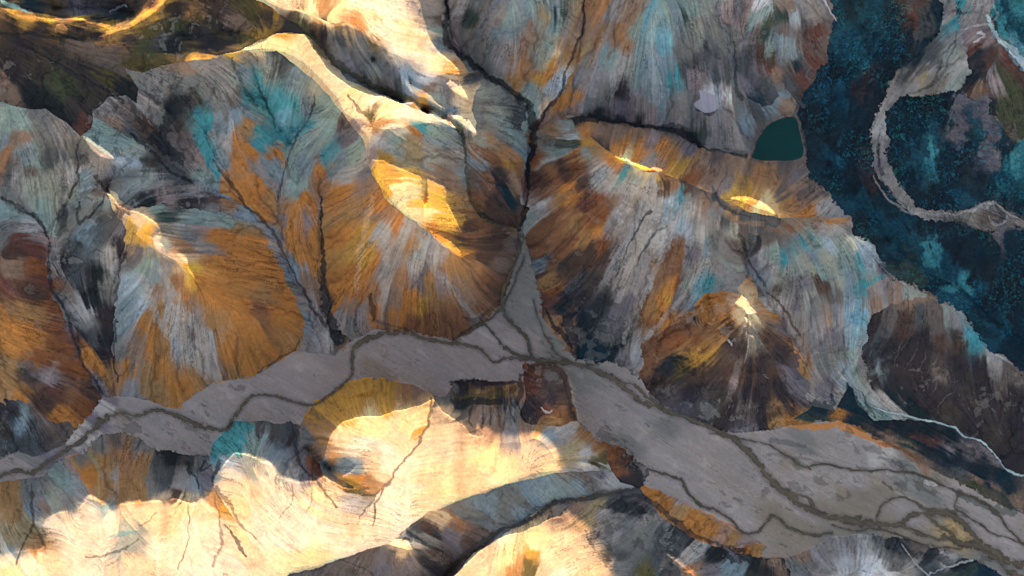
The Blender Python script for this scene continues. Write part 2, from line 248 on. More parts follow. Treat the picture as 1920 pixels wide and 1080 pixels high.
PTS = '''
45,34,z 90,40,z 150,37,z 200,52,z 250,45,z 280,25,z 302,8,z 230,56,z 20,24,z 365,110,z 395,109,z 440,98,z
15,15,U 60,12,U 110,30,u 150,8,P 180,35,u 200,12,S 240,12,D 285,8,r 215,30,u 10,26,q 45,33,q 120,38,q 200,55,q 225,60,q 270,38,q 300,12,q 110,52,q 20,40,D 80,48,D 150,50,k 240,30,u 330,15,D 180,62,k
60,58,k 130,68,K 20,45,n 40,80,k 150,85,E 100,100,D 200,100,E 240,76,D 200,80,q 300,40,y 280,62,y 330,25,D 362,30,q 390,42,D 420,20,n 450,38,e 470,20,y 430,75,D 400,92,K 470,78,y 320,85,K 345,60,K
260,120,y 310,118,y 60,140,D 20,130,k 150,130,D 120,160,m 200,150,y 60,180,K 8,165,e 100,200,K 150,200,D 225,160,K 215,118,E 250,185,K 130,225,u 180,165,D 165,240,r 350,106,q 390,106,q 300,75,S 235,50,E 380,60,D 500,40,D 540,50,D 270,90,m 330,50,m 400,70,k
12,200,t 30,215,t 70,235,g 110,250,G 130,285,g 100,345,l 50,285,b 42,262,e 62,305,t 8,275,b 20,322,S 60,352,l 92,305,S 25,370,g 78,390,t 110,375,l 130,330,L 60,320,E 15,300,o 35,340,G
25,395,t 60,425,L 15,425,g 85,445,p 40,450,r 60,470,r 20,500,e 70,500,R 30,470,n 85,520,r 15,540,r 60,550,n 100,570,R 50,590,q 20,620,O 60,640,O 110,620,R 120,650,R 30,650,O 80,675,R 20,680,q 50,700,D 90,705,p 60,690,E 100,730,r 140,700,R 150,760,R 110,780,O 40,745,O 170,730,n 130,745,N 85,750,n 15,720,q
180,300,G 190,330,G 165,290,g 160,340,b 170,400,g 135,370,l 130,420,g 150,460,S 120,500,k 140,520,S 100,480,G 105,510,G 115,550,g 160,440,b 200,420,S 235,430,P 205,490,L 200,540,g 180,520,K 175,560,K 190,590,k 160,580,L 150,600,g 155,630,d 180,640,S 200,660,k 135,620,P 150,650,S 170,670,O 190,690,O 145,640,r 200,700,q 185,720,P 205,620,k 230,400,E 180,380,b 110,540,R 225,465,k 195,640,K
20,770,k 10,800,D 35,790,b 60,800,S 50,830,S 100,810,E 60,770,E 90,790,E 15,840,S 45,780,b
185,248,t 232,262,t 250,280,l 205,210,G 232,210,E 215,228,e 240,240,S 275,190,G 290,175,g 300,210,g 272,240,n 300,270,D 320,200,K 352,190,D 330,235,D 290,150,G 330,155,g 370,150,g 265,142,g 350,290,E 320,320,S 210,320,G 270,335,l 290,300,D 340,260,E 350,340,S 372,350,G 385,235,T 383,270,T 365,290,p 430,400,G 400,395,g 320,390,E 240,330,g 300,340,G 310,370,p 280,375,K 410,370,n 385,410,t 340,395,F 340,110,q 380,115,G 350,125,e 460,400,b 480,425,G 430,385,o 240,300,B 200,350,E 360,380,k
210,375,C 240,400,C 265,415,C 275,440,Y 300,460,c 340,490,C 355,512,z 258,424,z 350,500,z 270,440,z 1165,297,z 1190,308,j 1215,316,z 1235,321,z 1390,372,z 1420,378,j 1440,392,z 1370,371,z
300,395,t 350,400,l 310,405,F 370,408,t 420,410,t 340,425,L 380,430,p 400,440,O 430,450,O 350,440,g 300,440,g 380,460,G 450,440,q 330,460,o 460,470,O 400,490,O 500,500,O 440,520,O 530,560,O 380,530,O 450,580,O 520,600,O 480,640,O 540,640,q 430,660,O 400,600,q 470,690,O 440,700,q 510,560,q 490,590,N
250,480,P 265,500,t 280,490,b 250,520,B 260,560,B 240,560,b 235,600,b 225,620,b 230,660,g 225,700,o 240,690,O 235,640,G 290,520,b 310,500,G 330,530,o 345,560,O 320,560,L 300,590,q 275,610,O 290,640,O 330,620,L 350,650,L 380,690,L 360,600,G 400,560,O 350,570,e 300,670,O 280,700,q 320,710,O 300,740,q 340,730,O 370,710,q 260,680,e 250,730,G 260,640,e 285,550,e 270,580,B 310,650,q 390,640,L 330,590,L 420,690,o
410,125,G 440,120,g 460,140,b 480,110,g 500,130,l 530,110,S 560,140,b 590,165,l 620,200,t 600,200,t 640,230,E 660,235,p 400,160,g 420,170,G 440,180,E 420,220,g 450,220,b 470,190,T 490,200,T 520,200,T 545,210,T 540,250,T 560,230,T 530,270,T 520,220,H 570,260,t 590,250,l 610,240,t 570,200,b 650,260,P 640,290,b 660,280,t 660,320,L 680,320,P 650,300,t 405,240,b 430,240,B 440,260,O 420,270,L 470,280,O 460,240,q 440,300,O 480,320,G 500,310,b 490,260,T 520,290,O 540,290,t 550,330,t 570,310,b 600,300,e 610,290,T 600,320,O 420,300,b 385,290,T 400,320,T 390,340,t 430,340,O 450,350,O 470,380,O 490,400,O 500,370,q 480,350,O 510,350,G 420,360,b 560,370,O 545,400,O 540,430,O 570,410,p 580,390,O 590,440,O 550,460,O 570,480,O 590,500,O 585,530,e 560,500,b 600,400,L 600,350,o 560,350,t 580,345,e 620,320,b 590,560,e 520,320,b 430,150,l 480,150,T
690,350,e 710,380,O 640,360,O 620,420,q 640,440,O 660,400,q 680,430,Y 700,400,e 720,440,L 740,420,O 760,430,L 780,460,q 740,480,G 720,500,G 700,500,O 680,480,Y 660,520,O 640,540,O 630,570,O 650,580,e 680,560,O 700,560,o 720,560,L 740,560,e 760,520,o 780,500,L 790,470,B 800,490,P 790,520,P 770,560,O 750,600,O 790,580,Y 810,530,q 820,480,L 840,500,q 860,520,e 880,560,e 900,580,N 860,560,o 820,560,q 840,590,N 820,610,N 860,620,N 900,600,e 780,610,N 730,600,e 700,590,O 680,590,G 640,595,G 650,610,g 860,490,q 890,510,o 910,530,N 930,540,n 880,480,N 910,490,n 940,500,E 930,460,n 960,460,E 950,520,n 870,500,q 830,520,p 800,600,N 880,590,N 890,440,N 910,450,n
520,440,g 530,480,G 545,510,b 555,540,g 580,580,G 600,600,G 560,600,b 580,640,G 610,640,L 590,660,G 510,430,b 630,620,K 620,600,K 635,640,K 610,570,K 640,650,e
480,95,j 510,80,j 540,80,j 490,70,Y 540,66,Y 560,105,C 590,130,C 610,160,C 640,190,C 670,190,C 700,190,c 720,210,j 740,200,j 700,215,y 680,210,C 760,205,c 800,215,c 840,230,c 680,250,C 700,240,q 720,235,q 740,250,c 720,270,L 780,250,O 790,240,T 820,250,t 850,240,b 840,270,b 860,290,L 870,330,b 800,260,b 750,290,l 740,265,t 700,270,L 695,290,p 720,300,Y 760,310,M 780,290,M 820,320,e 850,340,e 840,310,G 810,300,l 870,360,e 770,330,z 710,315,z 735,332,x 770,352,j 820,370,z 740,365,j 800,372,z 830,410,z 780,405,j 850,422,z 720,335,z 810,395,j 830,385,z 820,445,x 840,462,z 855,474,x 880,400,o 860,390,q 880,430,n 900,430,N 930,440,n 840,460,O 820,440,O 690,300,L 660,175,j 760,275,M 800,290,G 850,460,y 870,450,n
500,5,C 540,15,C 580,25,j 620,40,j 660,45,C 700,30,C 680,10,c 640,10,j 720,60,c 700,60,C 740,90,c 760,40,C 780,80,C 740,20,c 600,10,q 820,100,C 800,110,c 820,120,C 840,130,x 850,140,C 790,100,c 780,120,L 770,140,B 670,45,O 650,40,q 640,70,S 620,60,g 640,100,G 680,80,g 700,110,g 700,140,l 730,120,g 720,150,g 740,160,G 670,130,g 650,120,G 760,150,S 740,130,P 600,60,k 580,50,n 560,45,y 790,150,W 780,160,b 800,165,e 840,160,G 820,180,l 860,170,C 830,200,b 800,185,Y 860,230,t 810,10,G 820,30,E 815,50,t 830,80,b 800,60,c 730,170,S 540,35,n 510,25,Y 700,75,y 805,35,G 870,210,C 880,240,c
900,150,g 880,140,S 920,170,l 950,180,g 980,210,S 900,190,g 940,220,l 900,230,g 880,250,b 920,260,q 900,260,l 940,260,g 970,250,t 960,290,o 930,300,N 910,290,N 900,310,b 890,290,e 910,330,N 940,330,k 900,370,N 930,380,n 960,370,U 970,340,e 950,350,U 920,400,n 950,410,n 970,400,n 880,300,b 960,310,Y 970,320,N 985,290,b 885,330,E
850,30,L 870,60,g 880,40,F 900,20,g 930,60,b 950,40,t 930,30,G 960,80,G 990,30,b 1000,60,e 980,90,e 1020,40,M 1040,20,b 1050,30,F 1080,50,M 1010,50,l 1060,60,G 1080,80,e 1040,50,t 1050,80,e 1030,90,t 1010,110,l 980,120,o 1000,140,o 970,150,q 950,120,G 900,100,g 920,130,g 940,150,g 1040,95,C 1030,110,Y 1040,120,O 1020,140,O 1050,110,p 1010,150,Y 1045,150,B 1030,155,B 1000,170,t 1015,185,l 1000,210,t 1020,200,C 1050,140,C 870,90,P 880,110,g 1070,110,q 1080,90,o 1060,150,B 1070,170,q 960,60,b 1000,15,t 850,80,p
1120,20,o 1110,60,e 1150,20,G 1180,20,e 1200,40,t 1220,20,H 1240,10,t 1160,60,o 1130,90,o 1140,70,o 1100,100,M 1170,80,o 1180,60,t 1200,80,b 1210,60,H 1220,100,b 1240,80,H 1200,120,b 1230,140,b 1200,160,b 1180,130,l 1160,110,L 1140,110,t 1120,130,G 1100,150,G 1130,170,g 1150,140,L 1110,190,g 1160,170,k 1160,200,P 1180,210,P 1200,200,G 1220,180,b 1240,200,b 1250,150,b 1240,120,b 1260,60,b 1270,30,b 1300,20,t 1290,30,F 1310,60,l 1330,60,g 1320,40,p 1350,80,g 1300,90,g 1330,100,S 1310,120,S 1280,100,g 1290,130,S 1340,130,P 1310,140,p 1350,140,S 1270,150,T 1280,180,G 1300,200,g 1300,220,g 1340,220,G 1350,250,G 1380,220,g 1400,240,b 1420,210,S 1450,200,b 1340,180,W 1370,190,g 1280,220,G 1260,210,g 1340,270,G 1400,270,g 1220,220,G 1320,250,S 1370,260,G 1070,190,O 1050,200,O 1060,215,e 1080,210,G 1030,220,e 1090,230,K 1120,222,K 1160,228,K 1200,232,K 1260,245,F 1300,260,F 1240,240,U 1320,20,l
1360,20,p 1380,10,P 1400,10,p 1420,5,W 1440,10,W 1390,40,p 1400,50,P 1410,30,t 1440,20,t 1420,60,E 1440,60,F 1470,30,F 1500,30,L 1480,10,e 1520,20,G 1510,40,S 1490,25,B 1450,40,m 1460,80,b 1480,100,b 1470,60,E 1500,70,E 1530,60,r 1540,80,E 1520,110,r 1490,130,u 1480,160,S 1460,140,e 1450,110,n 1430,100,n 1420,130,P 1400,130,S 1440,160,S 1400,160,P 1395,180,g 1410,180,U 1500,150,r 1500,180,D 1450,180,S 1470,190,b 1440,130,r 1445,90,t
1100,250,O 1130,250,e 1160,245,e 1200,250,e 1160,270,O 1200,275,O 1180,300,j 1230,260,p 1250,280,O 1270,260,E 1290,280,P 1300,300,o 1320,300,e 1260,300,O 1280,310,Y 1240,300,G 1150,290,O 1210,300,O 1300,330,R 1250,330,R 1340,290,E 1370,300,e 1400,310,e 1390,340,q 1420,330,o 1350,320,e 1440,340,o 1400,355,Y 1360,350,p 1470,320,E 1500,330,P 1460,360,E 1500,350,e 1480,390,o 1520,360,E 1540,390,L 1560,400,G 1520,400,O 1470,380,q 1440,390,C 1410,375,O 1380,380,o 1350,380,e 1370,390,q 1480,250,E 1470,210,e 1500,210,S 1505,270,P 1420,280,E 1410,260,E 1510,310,E 1050,250,l 1080,240,t 1070,255,B 1100,265,Y 1030,245,o 1090,255,l 1480,300,E 1190,310,j 1040,250,q 1430,255,E
1010,300,R 1030,300,l 1050,285,t 1080,290,O 1100,285,t 1070,270,F 1110,280,q 1130,270,n 1150,310,O 1130,320,B 1160,325,T 1120,310,L 1180,330,l 1160,310,P 1140,340,L 1170,350,L 1210,340,L 1240,350,n 1260,340,o 1290,360,E 1080,310,R 1060,320,n 1040,330,N 1020,340,n 1000,340,r 1090,330,D 1060,350,O 1090,350,n 1100,330,n 1020,370,N 1000,400,L 990,410,t 1015,385,W 1050,370,q 1070,380,O 1100,380,r 1120,370,R 1060,400,N 1080,410,q 1040,420,N 1110,410,R 1130,400,R 1150,380,e 1020,440,N 1010,470,N 1060,450,N 1090,440,q 1120,430,O 1130,460,R 1100,480,n 1080,500,n 1060,500,D 1040,500,N 1030,530,q 1010,520,n 1040,550,R 1020,560,r 1030,570,r 1080,540,S 1070,560,k 1100,550,k 1110,530,D 1120,580,d 1060,580,d 1090,600,u 1110,640,u 1100,660,U 1050,610,o 1060,630,o 1140,480,n 1150,420,G 1160,400,L 1190,400,G 1180,440,G 1160,480,G 1150,520,G 1200,450,L 1230,420,L 1220,380,L 1260,380,B 1280,370,T 1250,400,B 1280,410,B 1300,400,L 1290,430,B 1310,450,L 1260,440,L 1240,470,L 1210,500,G 1180,530,G 1170,570,P 1150,600,P 1130,620,S 1160,630,S 1180,600,g 1200,560,G 1220,530,L 1230,500,q 1270,470,N 1250,480,N 1230,530,N 1210,560,N 1270,490,N 1200,590,N 1260,540,O 1240,570,O 1250,560,Y 1270,530,R 1220,600,R 1240,600,O 1220,590,q 1290,500,G 1300,480,P 1320,470,b 1310,500,G 1290,540,t 1310,540,H 1330,530,T 1340,500,G 1360,470,G 1370,430,l 1340,420,G 1350,390,b 1320,380,e 1360,410,S 1390,410,S 1330,400,G 1340,450,g 1370,500,l 1380,530,G 1180,650,G 1200,630,G 1170,670,P 1190,660,L 1150,660,u 1160,650,d 1140,660,u 1130,670,U 1210,620,e 1280,560,P 1380,460,E 1390,430,E 1440,425,E 1430,410,S 1440,440,S 1410,450,S 1330,370,S 1290,350,n 1240,440,L 1200,420,L
1420,460,k 1440,450,E 1460,450,E 1480,430,N 1490,440,b 1500,420,e 1510,430,l 1540,430,L 1570,430,L 1560,420,O 1600,430,g 1580,450,l 1600,460,c 1620,470,B 1500,450,T 1470,480,T 1480,500,l 1530,450,t 1520,480,b 1550,460,B 1590,470,t 1610,480,T 1550,490,l 1580,500,t 1540,510,t 1510,500,l 1530,530,n 1550,540,n 1500,540,P 1480,530,g 1490,560,P 1510,560,l 1530,570,g 1560,560,E 1570,520,l 1600,520,b 1590,560,b 1600,580,B 1610,590,H 1620,540,T 1640,530,t 1650,500,P 1640,490,B 1660,520,P 1630,550,p 1650,550,p 1680,530,e 1640,570,e 1660,570,G 1700,550,l 1720,560,e 1680,570,e 1600,610,B 1590,640,B 1600,600,H 1580,640,P 1570,600,G 1550,600,e 1530,610,G 1510,600,G 1530,650,G 1550,680,g 1570,660,g 1590,690,b 1600,700,b 1590,660,t 1560,720,P 1550,740,P 1520,740,G 1530,700,G 1540,760,G 1580,730,L 1570,750,G 1600,730,b 1620,730,L 1650,750,L 1680,770,L 1630,770,t 1650,780,t 1420,490,P 1440,500,L 1450,470,t 1430,480,L 1450,520,l 1420,520,b 1450,540,E 1460,570,L 1480,600,G 1500,660,G 1470,620,P 1560,640,P 1640,690,b 1530,420,e 1420,450,K
1395,575,C 1403,604,c 1360,580,O 1330,570,O 1310,580,O 1290,610,N 1340,600,O 1320,620,N 1350,630,q 1300,640,R 1280,650,q 1260,640,R 1240,660,N 1220,690,N 1280,690,y 1310,670,Y 1330,665,Y 1250,690,d 1300,700,n 1340,700,n 1370,640,k 1390,650,k 1360,610,n 1420,600,e 1450,590,q 1430,570,q 1450,620,E 1480,640,N 1500,670,O 1510,690,q 1460,660,k 1440,640,n 1430,680,k 1480,700,P 1500,720,P 1460,730,k 1400,700,n 1370,720,p 1350,740,D 1300,740,k 1250,740,E 1230,720,n 1320,770,S 1280,770,P 1370,770,k 1350,790,D 1400,770,E 1420,740,k 1430,780,k 1460,780,q 1400,800,P 1380,680,E 1410,630,g 1380,620,n 1360,690,n 1270,720,D 1450,700,n
1640,610,k 1670,600,E 1700,590,n 1700,570,e 1720,580,S 1750,580,E 1780,590,l 1800,610,G 1820,630,T 1840,640,T 1850,650,V 1800,630,D 1760,620,E 1730,640,k 1700,650,k 1660,660,k 1630,680,k 1640,710,k 1680,700,k 1720,700,k 1760,690,E 1800,680,k 1840,690,k 1860,670,L 1870,680,G 1900,690,E 1880,720,E 1900,740,k 1860,760,k 1820,740,D 1780,740,k 1740,750,k 1700,750,u 1680,740,u 1720,770,u 1780,780,D 1820,800,k 1860,820,D 1900,860,k 1900,800,k 1880,790,D 1760,640,n 1690,630,n 1650,630,S 1800,650,n 1850,720,k 1950,760,k 1670,720,u
1600,20,U 1620,30,V 1640,20,V 1600,60,V 1580,90,V 1560,110,U 1600,100,V 1630,60,U 1650,70,V 1680,40,U 1660,90,U 1620,90,V 1700,20,n 1730,40,S 1735,60,S 1715,35,r 1760,20,U 1740,80,U 1700,90,u 1710,60,u 1720,110,u 1560,150,u 1530,220,u 1590,140,U 1620,140,k 1620,180,k 1640,160,u 1600,180,U 1570,190,V 1560,220,U 1600,220,U 1560,260,u 1540,300,u 1560,300,V 1580,280,U 1600,300,u 1600,330,u 1620,300,k 1640,345,k 1580,340,U 1620,260,u 1640,200,u 1680,120,u 1590,380,V 1620,370,V 1610,420,u 1640,400,V 1660,370,U 1650,430,V 1680,440,V 1620,400,u 1640,450,u 1680,480,U 1700,500,F 1660,500,U 1720,520,F 1700,460,V 1720,480,V 1740,470,T 1770,500,V 1760,540,U 1800,540,T 1780,560,V 1820,560,V 1860,580,U 1860,600,V 1900,640,U 1850,620,U 1880,620,V 1830,600,U 1900,680,U 1720,430,u 1760,450,u 1800,480,u 1850,500,u 1900,540,u 1860,560,u 1820,520,u 1780,440,u 1900,460,U 1860,440,u 1850,470,U 1900,500,U 1740,420,u 1900,590,u 1800,420,u 1880,430,P
1800,10,T 1800,40,T 1830,10,L 1820,30,G 1850,20,G 1840,50,P 1830,60,p 1860,20,T 1880,20,V 1900,10,T 1880,50,T 1900,60,V 1910,100,H 1830,85,r 1850,75,p 1860,110,n 1845,130,r 1865,150,p 1835,100,u 1835,130,d 1850,150,F 1820,150,u 1900,110,r 1910,130,n 1880,140,m 1900,170,m 1900,220,m 1880,200,m 1840,170,e 1820,170,n 1860,190,u 1900,240,D 1910,255,m 1850,170,N 1700,195,U 1740,190,u 1780,190,u 1720,220,U 1750,240,V 1700,250,U 1720,300,V 1700,290,U 1740,300,T 1760,330,U 1700,330,U 1780,220,U 1800,200,P 1795,250,P 1800,290,u 1830,240,V 1820,260,U 1850,220,P 1860,250,P 1850,290,P 1880,270,U 1900,300,T 1880,320,V 1900,340,V 1860,340,u 1800,340,u 1780,300,U 1760,370,u 1800,370,V 1850,360,U 1900,380,U 1740,370,u 1900,410,U 1680,330,u
1790,30,G 1800,80,G 1780,110,l 1750,130,G 1800,120,L 1790,150,l 1760,160,f 1720,160,G 1700,140,S 1740,110,S 1680,170,G 1670,190,G 1650,230,L 1650,280,G 1650,310,P 1660,340,G 1690,370,G 1710,395,G 1750,402,G 1800,410,f 1850,415,E 1850,390,L 1880,410,P 1910,412,G 1800,135,l 1730,150,M
1500,790,F 1550,780,F 1540,770,U 1590,760,U 1620,780,U 1600,790,U 1650,800,u 1700,800,u 1740,800,u 1790,820,u 1720,830,U 1760,840,U 1700,830,F 1800,850,u 1850,860,u 1780,860,U 1840,880,u 1880,890,U 1900,920,U 1850,910,U 1800,890,S 1720,817,r 1750,825,r 1780,838,p 1810,843,p 1860,860,p 1830,900,e 1880,930,F 1820,910,m 1870,915,e 1905,935,e
1480,795,O 1500,798,O 1540,798,O 1560,800,Y 1575,780,O 1590,800,O 1610,810,O 1640,820,O 1665,820,e 1650,835,O 1680,840,r 1710,860,p 1725,868,O 1740,890,e 1700,850,e 1660,835,p
1450,820,G 1480,810,S 1500,820,S 1460,835,D 1520,830,g 1550,830,G 1570,820,G 1600,850,G 1560,860,G 1650,860,L 1660,855,S 1680,880,G 1700,870,g 1500,860,G 1480,860,e 1440,850,G 1400,830,G 1700,900,g 1740,905,W 1780,920,G 1820,940,G 1860,970,G 1900,980,G 1650,910,e 1620,930,e 1580,930,e 1550,920,G 1600,900,G 1630,955,r 1625,965,k 1520,920,G 1500,950,G 1560,950,f 1600,960,f 1450,960,f 1460,1010,O 1480,1015,O 1500,1000,e 1530,1000,f 1700,950,G 1740,930,g 1760,980,f 1780,1000,M 1800,990,M 1720,970,G 1700,1000,e 1740,1020,O 1760,1025,e 1820,980,G 1870,1000,G 1870,1020,p 1900,1030,G 1880,1080,E 1860,1060,g 1900,1075,y 1820,1035,n 1600,980,f 1660,990,e 1680,1000,p 1400,900,G 1350,870,G 1380,950,G 1340,930,G 1300,900,G 1250,850,G 1200,800,G 1150,770,G 1120,740,G 1100,790,G 1240,800,g 1170,830,g 1100,720,g 1300,840,G 1420,920,G 1350,1000,p 1400,1010,p 1250,920,p 1280,940,p 1230,900,b 1260,905,G 1220,760,G 1040,700,G 1000,640,G 980,590,g 990,550,g 1000,500,b 975,480,g 1020,640,g 950,650,G 920,640,G 900,680,G 800,680,G 720,670,G 700,650,G 750,650,b 850,700,G 940,700,G 820,700,G 620,700,G 560,700,G 500,730,G 540,770,G 460,760,G 420,770,G 350,780,G 380,820,G 300,820,G 260,800,G 240,760,G 200,770,L 210,750,P 180,790,P 160,810,L 100,860,P 40,870,G 10,880,G 50,850,g 240,750,G 330,810,G 430,740,G 520,710,G 650,680,G 380,740,G 230,780,f 700,690,f 1050,640,g 1040,660,g
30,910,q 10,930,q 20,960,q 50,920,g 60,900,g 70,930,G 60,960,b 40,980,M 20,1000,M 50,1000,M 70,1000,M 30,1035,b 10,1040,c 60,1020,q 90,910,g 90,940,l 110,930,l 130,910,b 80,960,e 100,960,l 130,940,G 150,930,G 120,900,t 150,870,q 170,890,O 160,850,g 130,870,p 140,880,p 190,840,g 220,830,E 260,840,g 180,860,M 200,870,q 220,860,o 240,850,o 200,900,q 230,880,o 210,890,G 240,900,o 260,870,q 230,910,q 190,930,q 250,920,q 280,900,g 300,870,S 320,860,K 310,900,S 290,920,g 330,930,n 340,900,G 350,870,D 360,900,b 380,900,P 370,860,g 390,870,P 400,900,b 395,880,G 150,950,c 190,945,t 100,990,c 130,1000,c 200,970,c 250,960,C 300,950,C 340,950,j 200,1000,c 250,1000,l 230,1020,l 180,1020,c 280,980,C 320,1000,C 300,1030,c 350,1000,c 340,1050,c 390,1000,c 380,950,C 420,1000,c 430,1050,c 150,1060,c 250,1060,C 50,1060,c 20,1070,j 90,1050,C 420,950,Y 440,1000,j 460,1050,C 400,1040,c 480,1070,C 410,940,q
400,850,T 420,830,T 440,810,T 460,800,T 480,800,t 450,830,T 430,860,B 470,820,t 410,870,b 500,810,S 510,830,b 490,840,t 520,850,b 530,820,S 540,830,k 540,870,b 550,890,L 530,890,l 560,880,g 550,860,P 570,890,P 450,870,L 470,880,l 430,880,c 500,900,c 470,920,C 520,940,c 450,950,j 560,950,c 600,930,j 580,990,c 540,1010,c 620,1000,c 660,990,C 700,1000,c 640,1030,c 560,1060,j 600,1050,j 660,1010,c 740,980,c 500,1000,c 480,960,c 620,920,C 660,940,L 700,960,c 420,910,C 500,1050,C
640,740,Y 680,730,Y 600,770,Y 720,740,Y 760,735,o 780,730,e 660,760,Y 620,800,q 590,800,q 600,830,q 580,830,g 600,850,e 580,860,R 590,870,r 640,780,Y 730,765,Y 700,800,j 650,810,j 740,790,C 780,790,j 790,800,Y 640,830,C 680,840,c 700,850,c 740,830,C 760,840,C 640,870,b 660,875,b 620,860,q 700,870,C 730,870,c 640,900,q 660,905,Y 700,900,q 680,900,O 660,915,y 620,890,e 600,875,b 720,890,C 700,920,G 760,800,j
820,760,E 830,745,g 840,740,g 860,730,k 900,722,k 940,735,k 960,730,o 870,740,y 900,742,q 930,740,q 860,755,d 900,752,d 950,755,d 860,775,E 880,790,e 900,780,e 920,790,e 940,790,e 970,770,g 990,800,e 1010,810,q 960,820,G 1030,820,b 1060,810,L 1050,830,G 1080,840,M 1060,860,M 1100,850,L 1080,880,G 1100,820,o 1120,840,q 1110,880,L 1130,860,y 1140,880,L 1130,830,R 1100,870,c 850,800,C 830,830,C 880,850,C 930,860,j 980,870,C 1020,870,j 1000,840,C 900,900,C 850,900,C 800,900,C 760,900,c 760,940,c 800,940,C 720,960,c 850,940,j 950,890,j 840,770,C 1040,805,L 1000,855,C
1000,720,r 1010,740,k 990,760,k 1040,720,n 1050,750,n 1020,770,r 1030,780,N 1050,785,N 995,700,R 1040,700,n 1000,785,n 1020,730,n 1015,700,r 1060,730,k 1030,795,q 1060,775,N
1170,860,n 1190,880,k 1160,870,R 1180,900,k 1200,890,k 1150,845,R 1210,885,E
1160,900,L 1140,900,L 1100,900,E 1080,890,E 1110,915,g 1060,900,g 1020,900,b 1040,920,b 1000,920,b 1030,930,t 980,930,g 960,940,g 970,960,b 920,950,b 900,970,g 870,960,g 850,970,o 830,975,C 860,985,o 890,990,E 880,1010,n 800,990,n 780,995,S 820,1000,k 840,1010,P 800,1010,g 770,1020,c 750,1025,C 790,1040,S 730,1050,E 680,1050,E 650,1060,E 720,1060,P 760,1060,P 800,1060,k 830,1040,n 940,960,g 860,1000,P 600,1070,E 1080,915,b 1130,890,P
1180,930,S 1150,935,S 1210,950,E 1220,945,P 1180,950,d 1160,955,K 1205,958,K 1120,940,M 1100,960,M 1080,950,e 1060,945,E 1110,980,M 1050,960,e 1130,970,G 1150,1000,G 1180,990,g 1200,980,G 1190,1020,g 1170,1040,S 1220,1000,g 1240,1000,S 1260,1000,d 1280,1020,S 1250,1030,S 1300,1010,k 1230,1050,S 1270,1050,S 1300,1040,L 1310,1030,L 1280,1060,G 1330,1040,K 1350,1050,K 1370,1060,b 1390,1070,b 1420,1060,K 1450,1050,e 1400,1040,K 1440,1070,K 1340,1070,P 1290,1070,o 950,1000,c 1000,1000,j 1020,1040,C 960,1040,j 1000,1040,Y 1060,1010,C 1080,1050,C 1120,1070,C 1050,1070,c 990,1070,y 970,1060,q 910,1040,C 900,1070,C 1210,1080,y 1160,1070,g 1240,970,G 1010,1020,j 1040,1060,C
1215,925,O 1250,955,O 1300,980,O 1350,1000,O 1400,1030,O 1330,1000,O 1420,1035,q 1275,960,q 1375,1015,q
1500,1060,g 1540,1040,G 1560,1030,G 1600,1020,G 1630,1030,L 1620,1060,W 1600,1070,L 1640,1070,W 1580,1070,L 1650,1010,S 1680,1020,d 1660,1040,g 1700,1040,S 1690,1060,g 1720,1060,L 1740,1060,d 1720,1030,E 1760,1040,d 1780,1050,L 1800,1060,K 1820,1070,F 1840,1065,U 1750,1075,S 1800,1080,F 1770,1030,S 1540,1070,G 1500,1040,e 1620,1000,g 1550,1010,g 1650,1080,W 1480,1060,K 1450,1040,O
'''
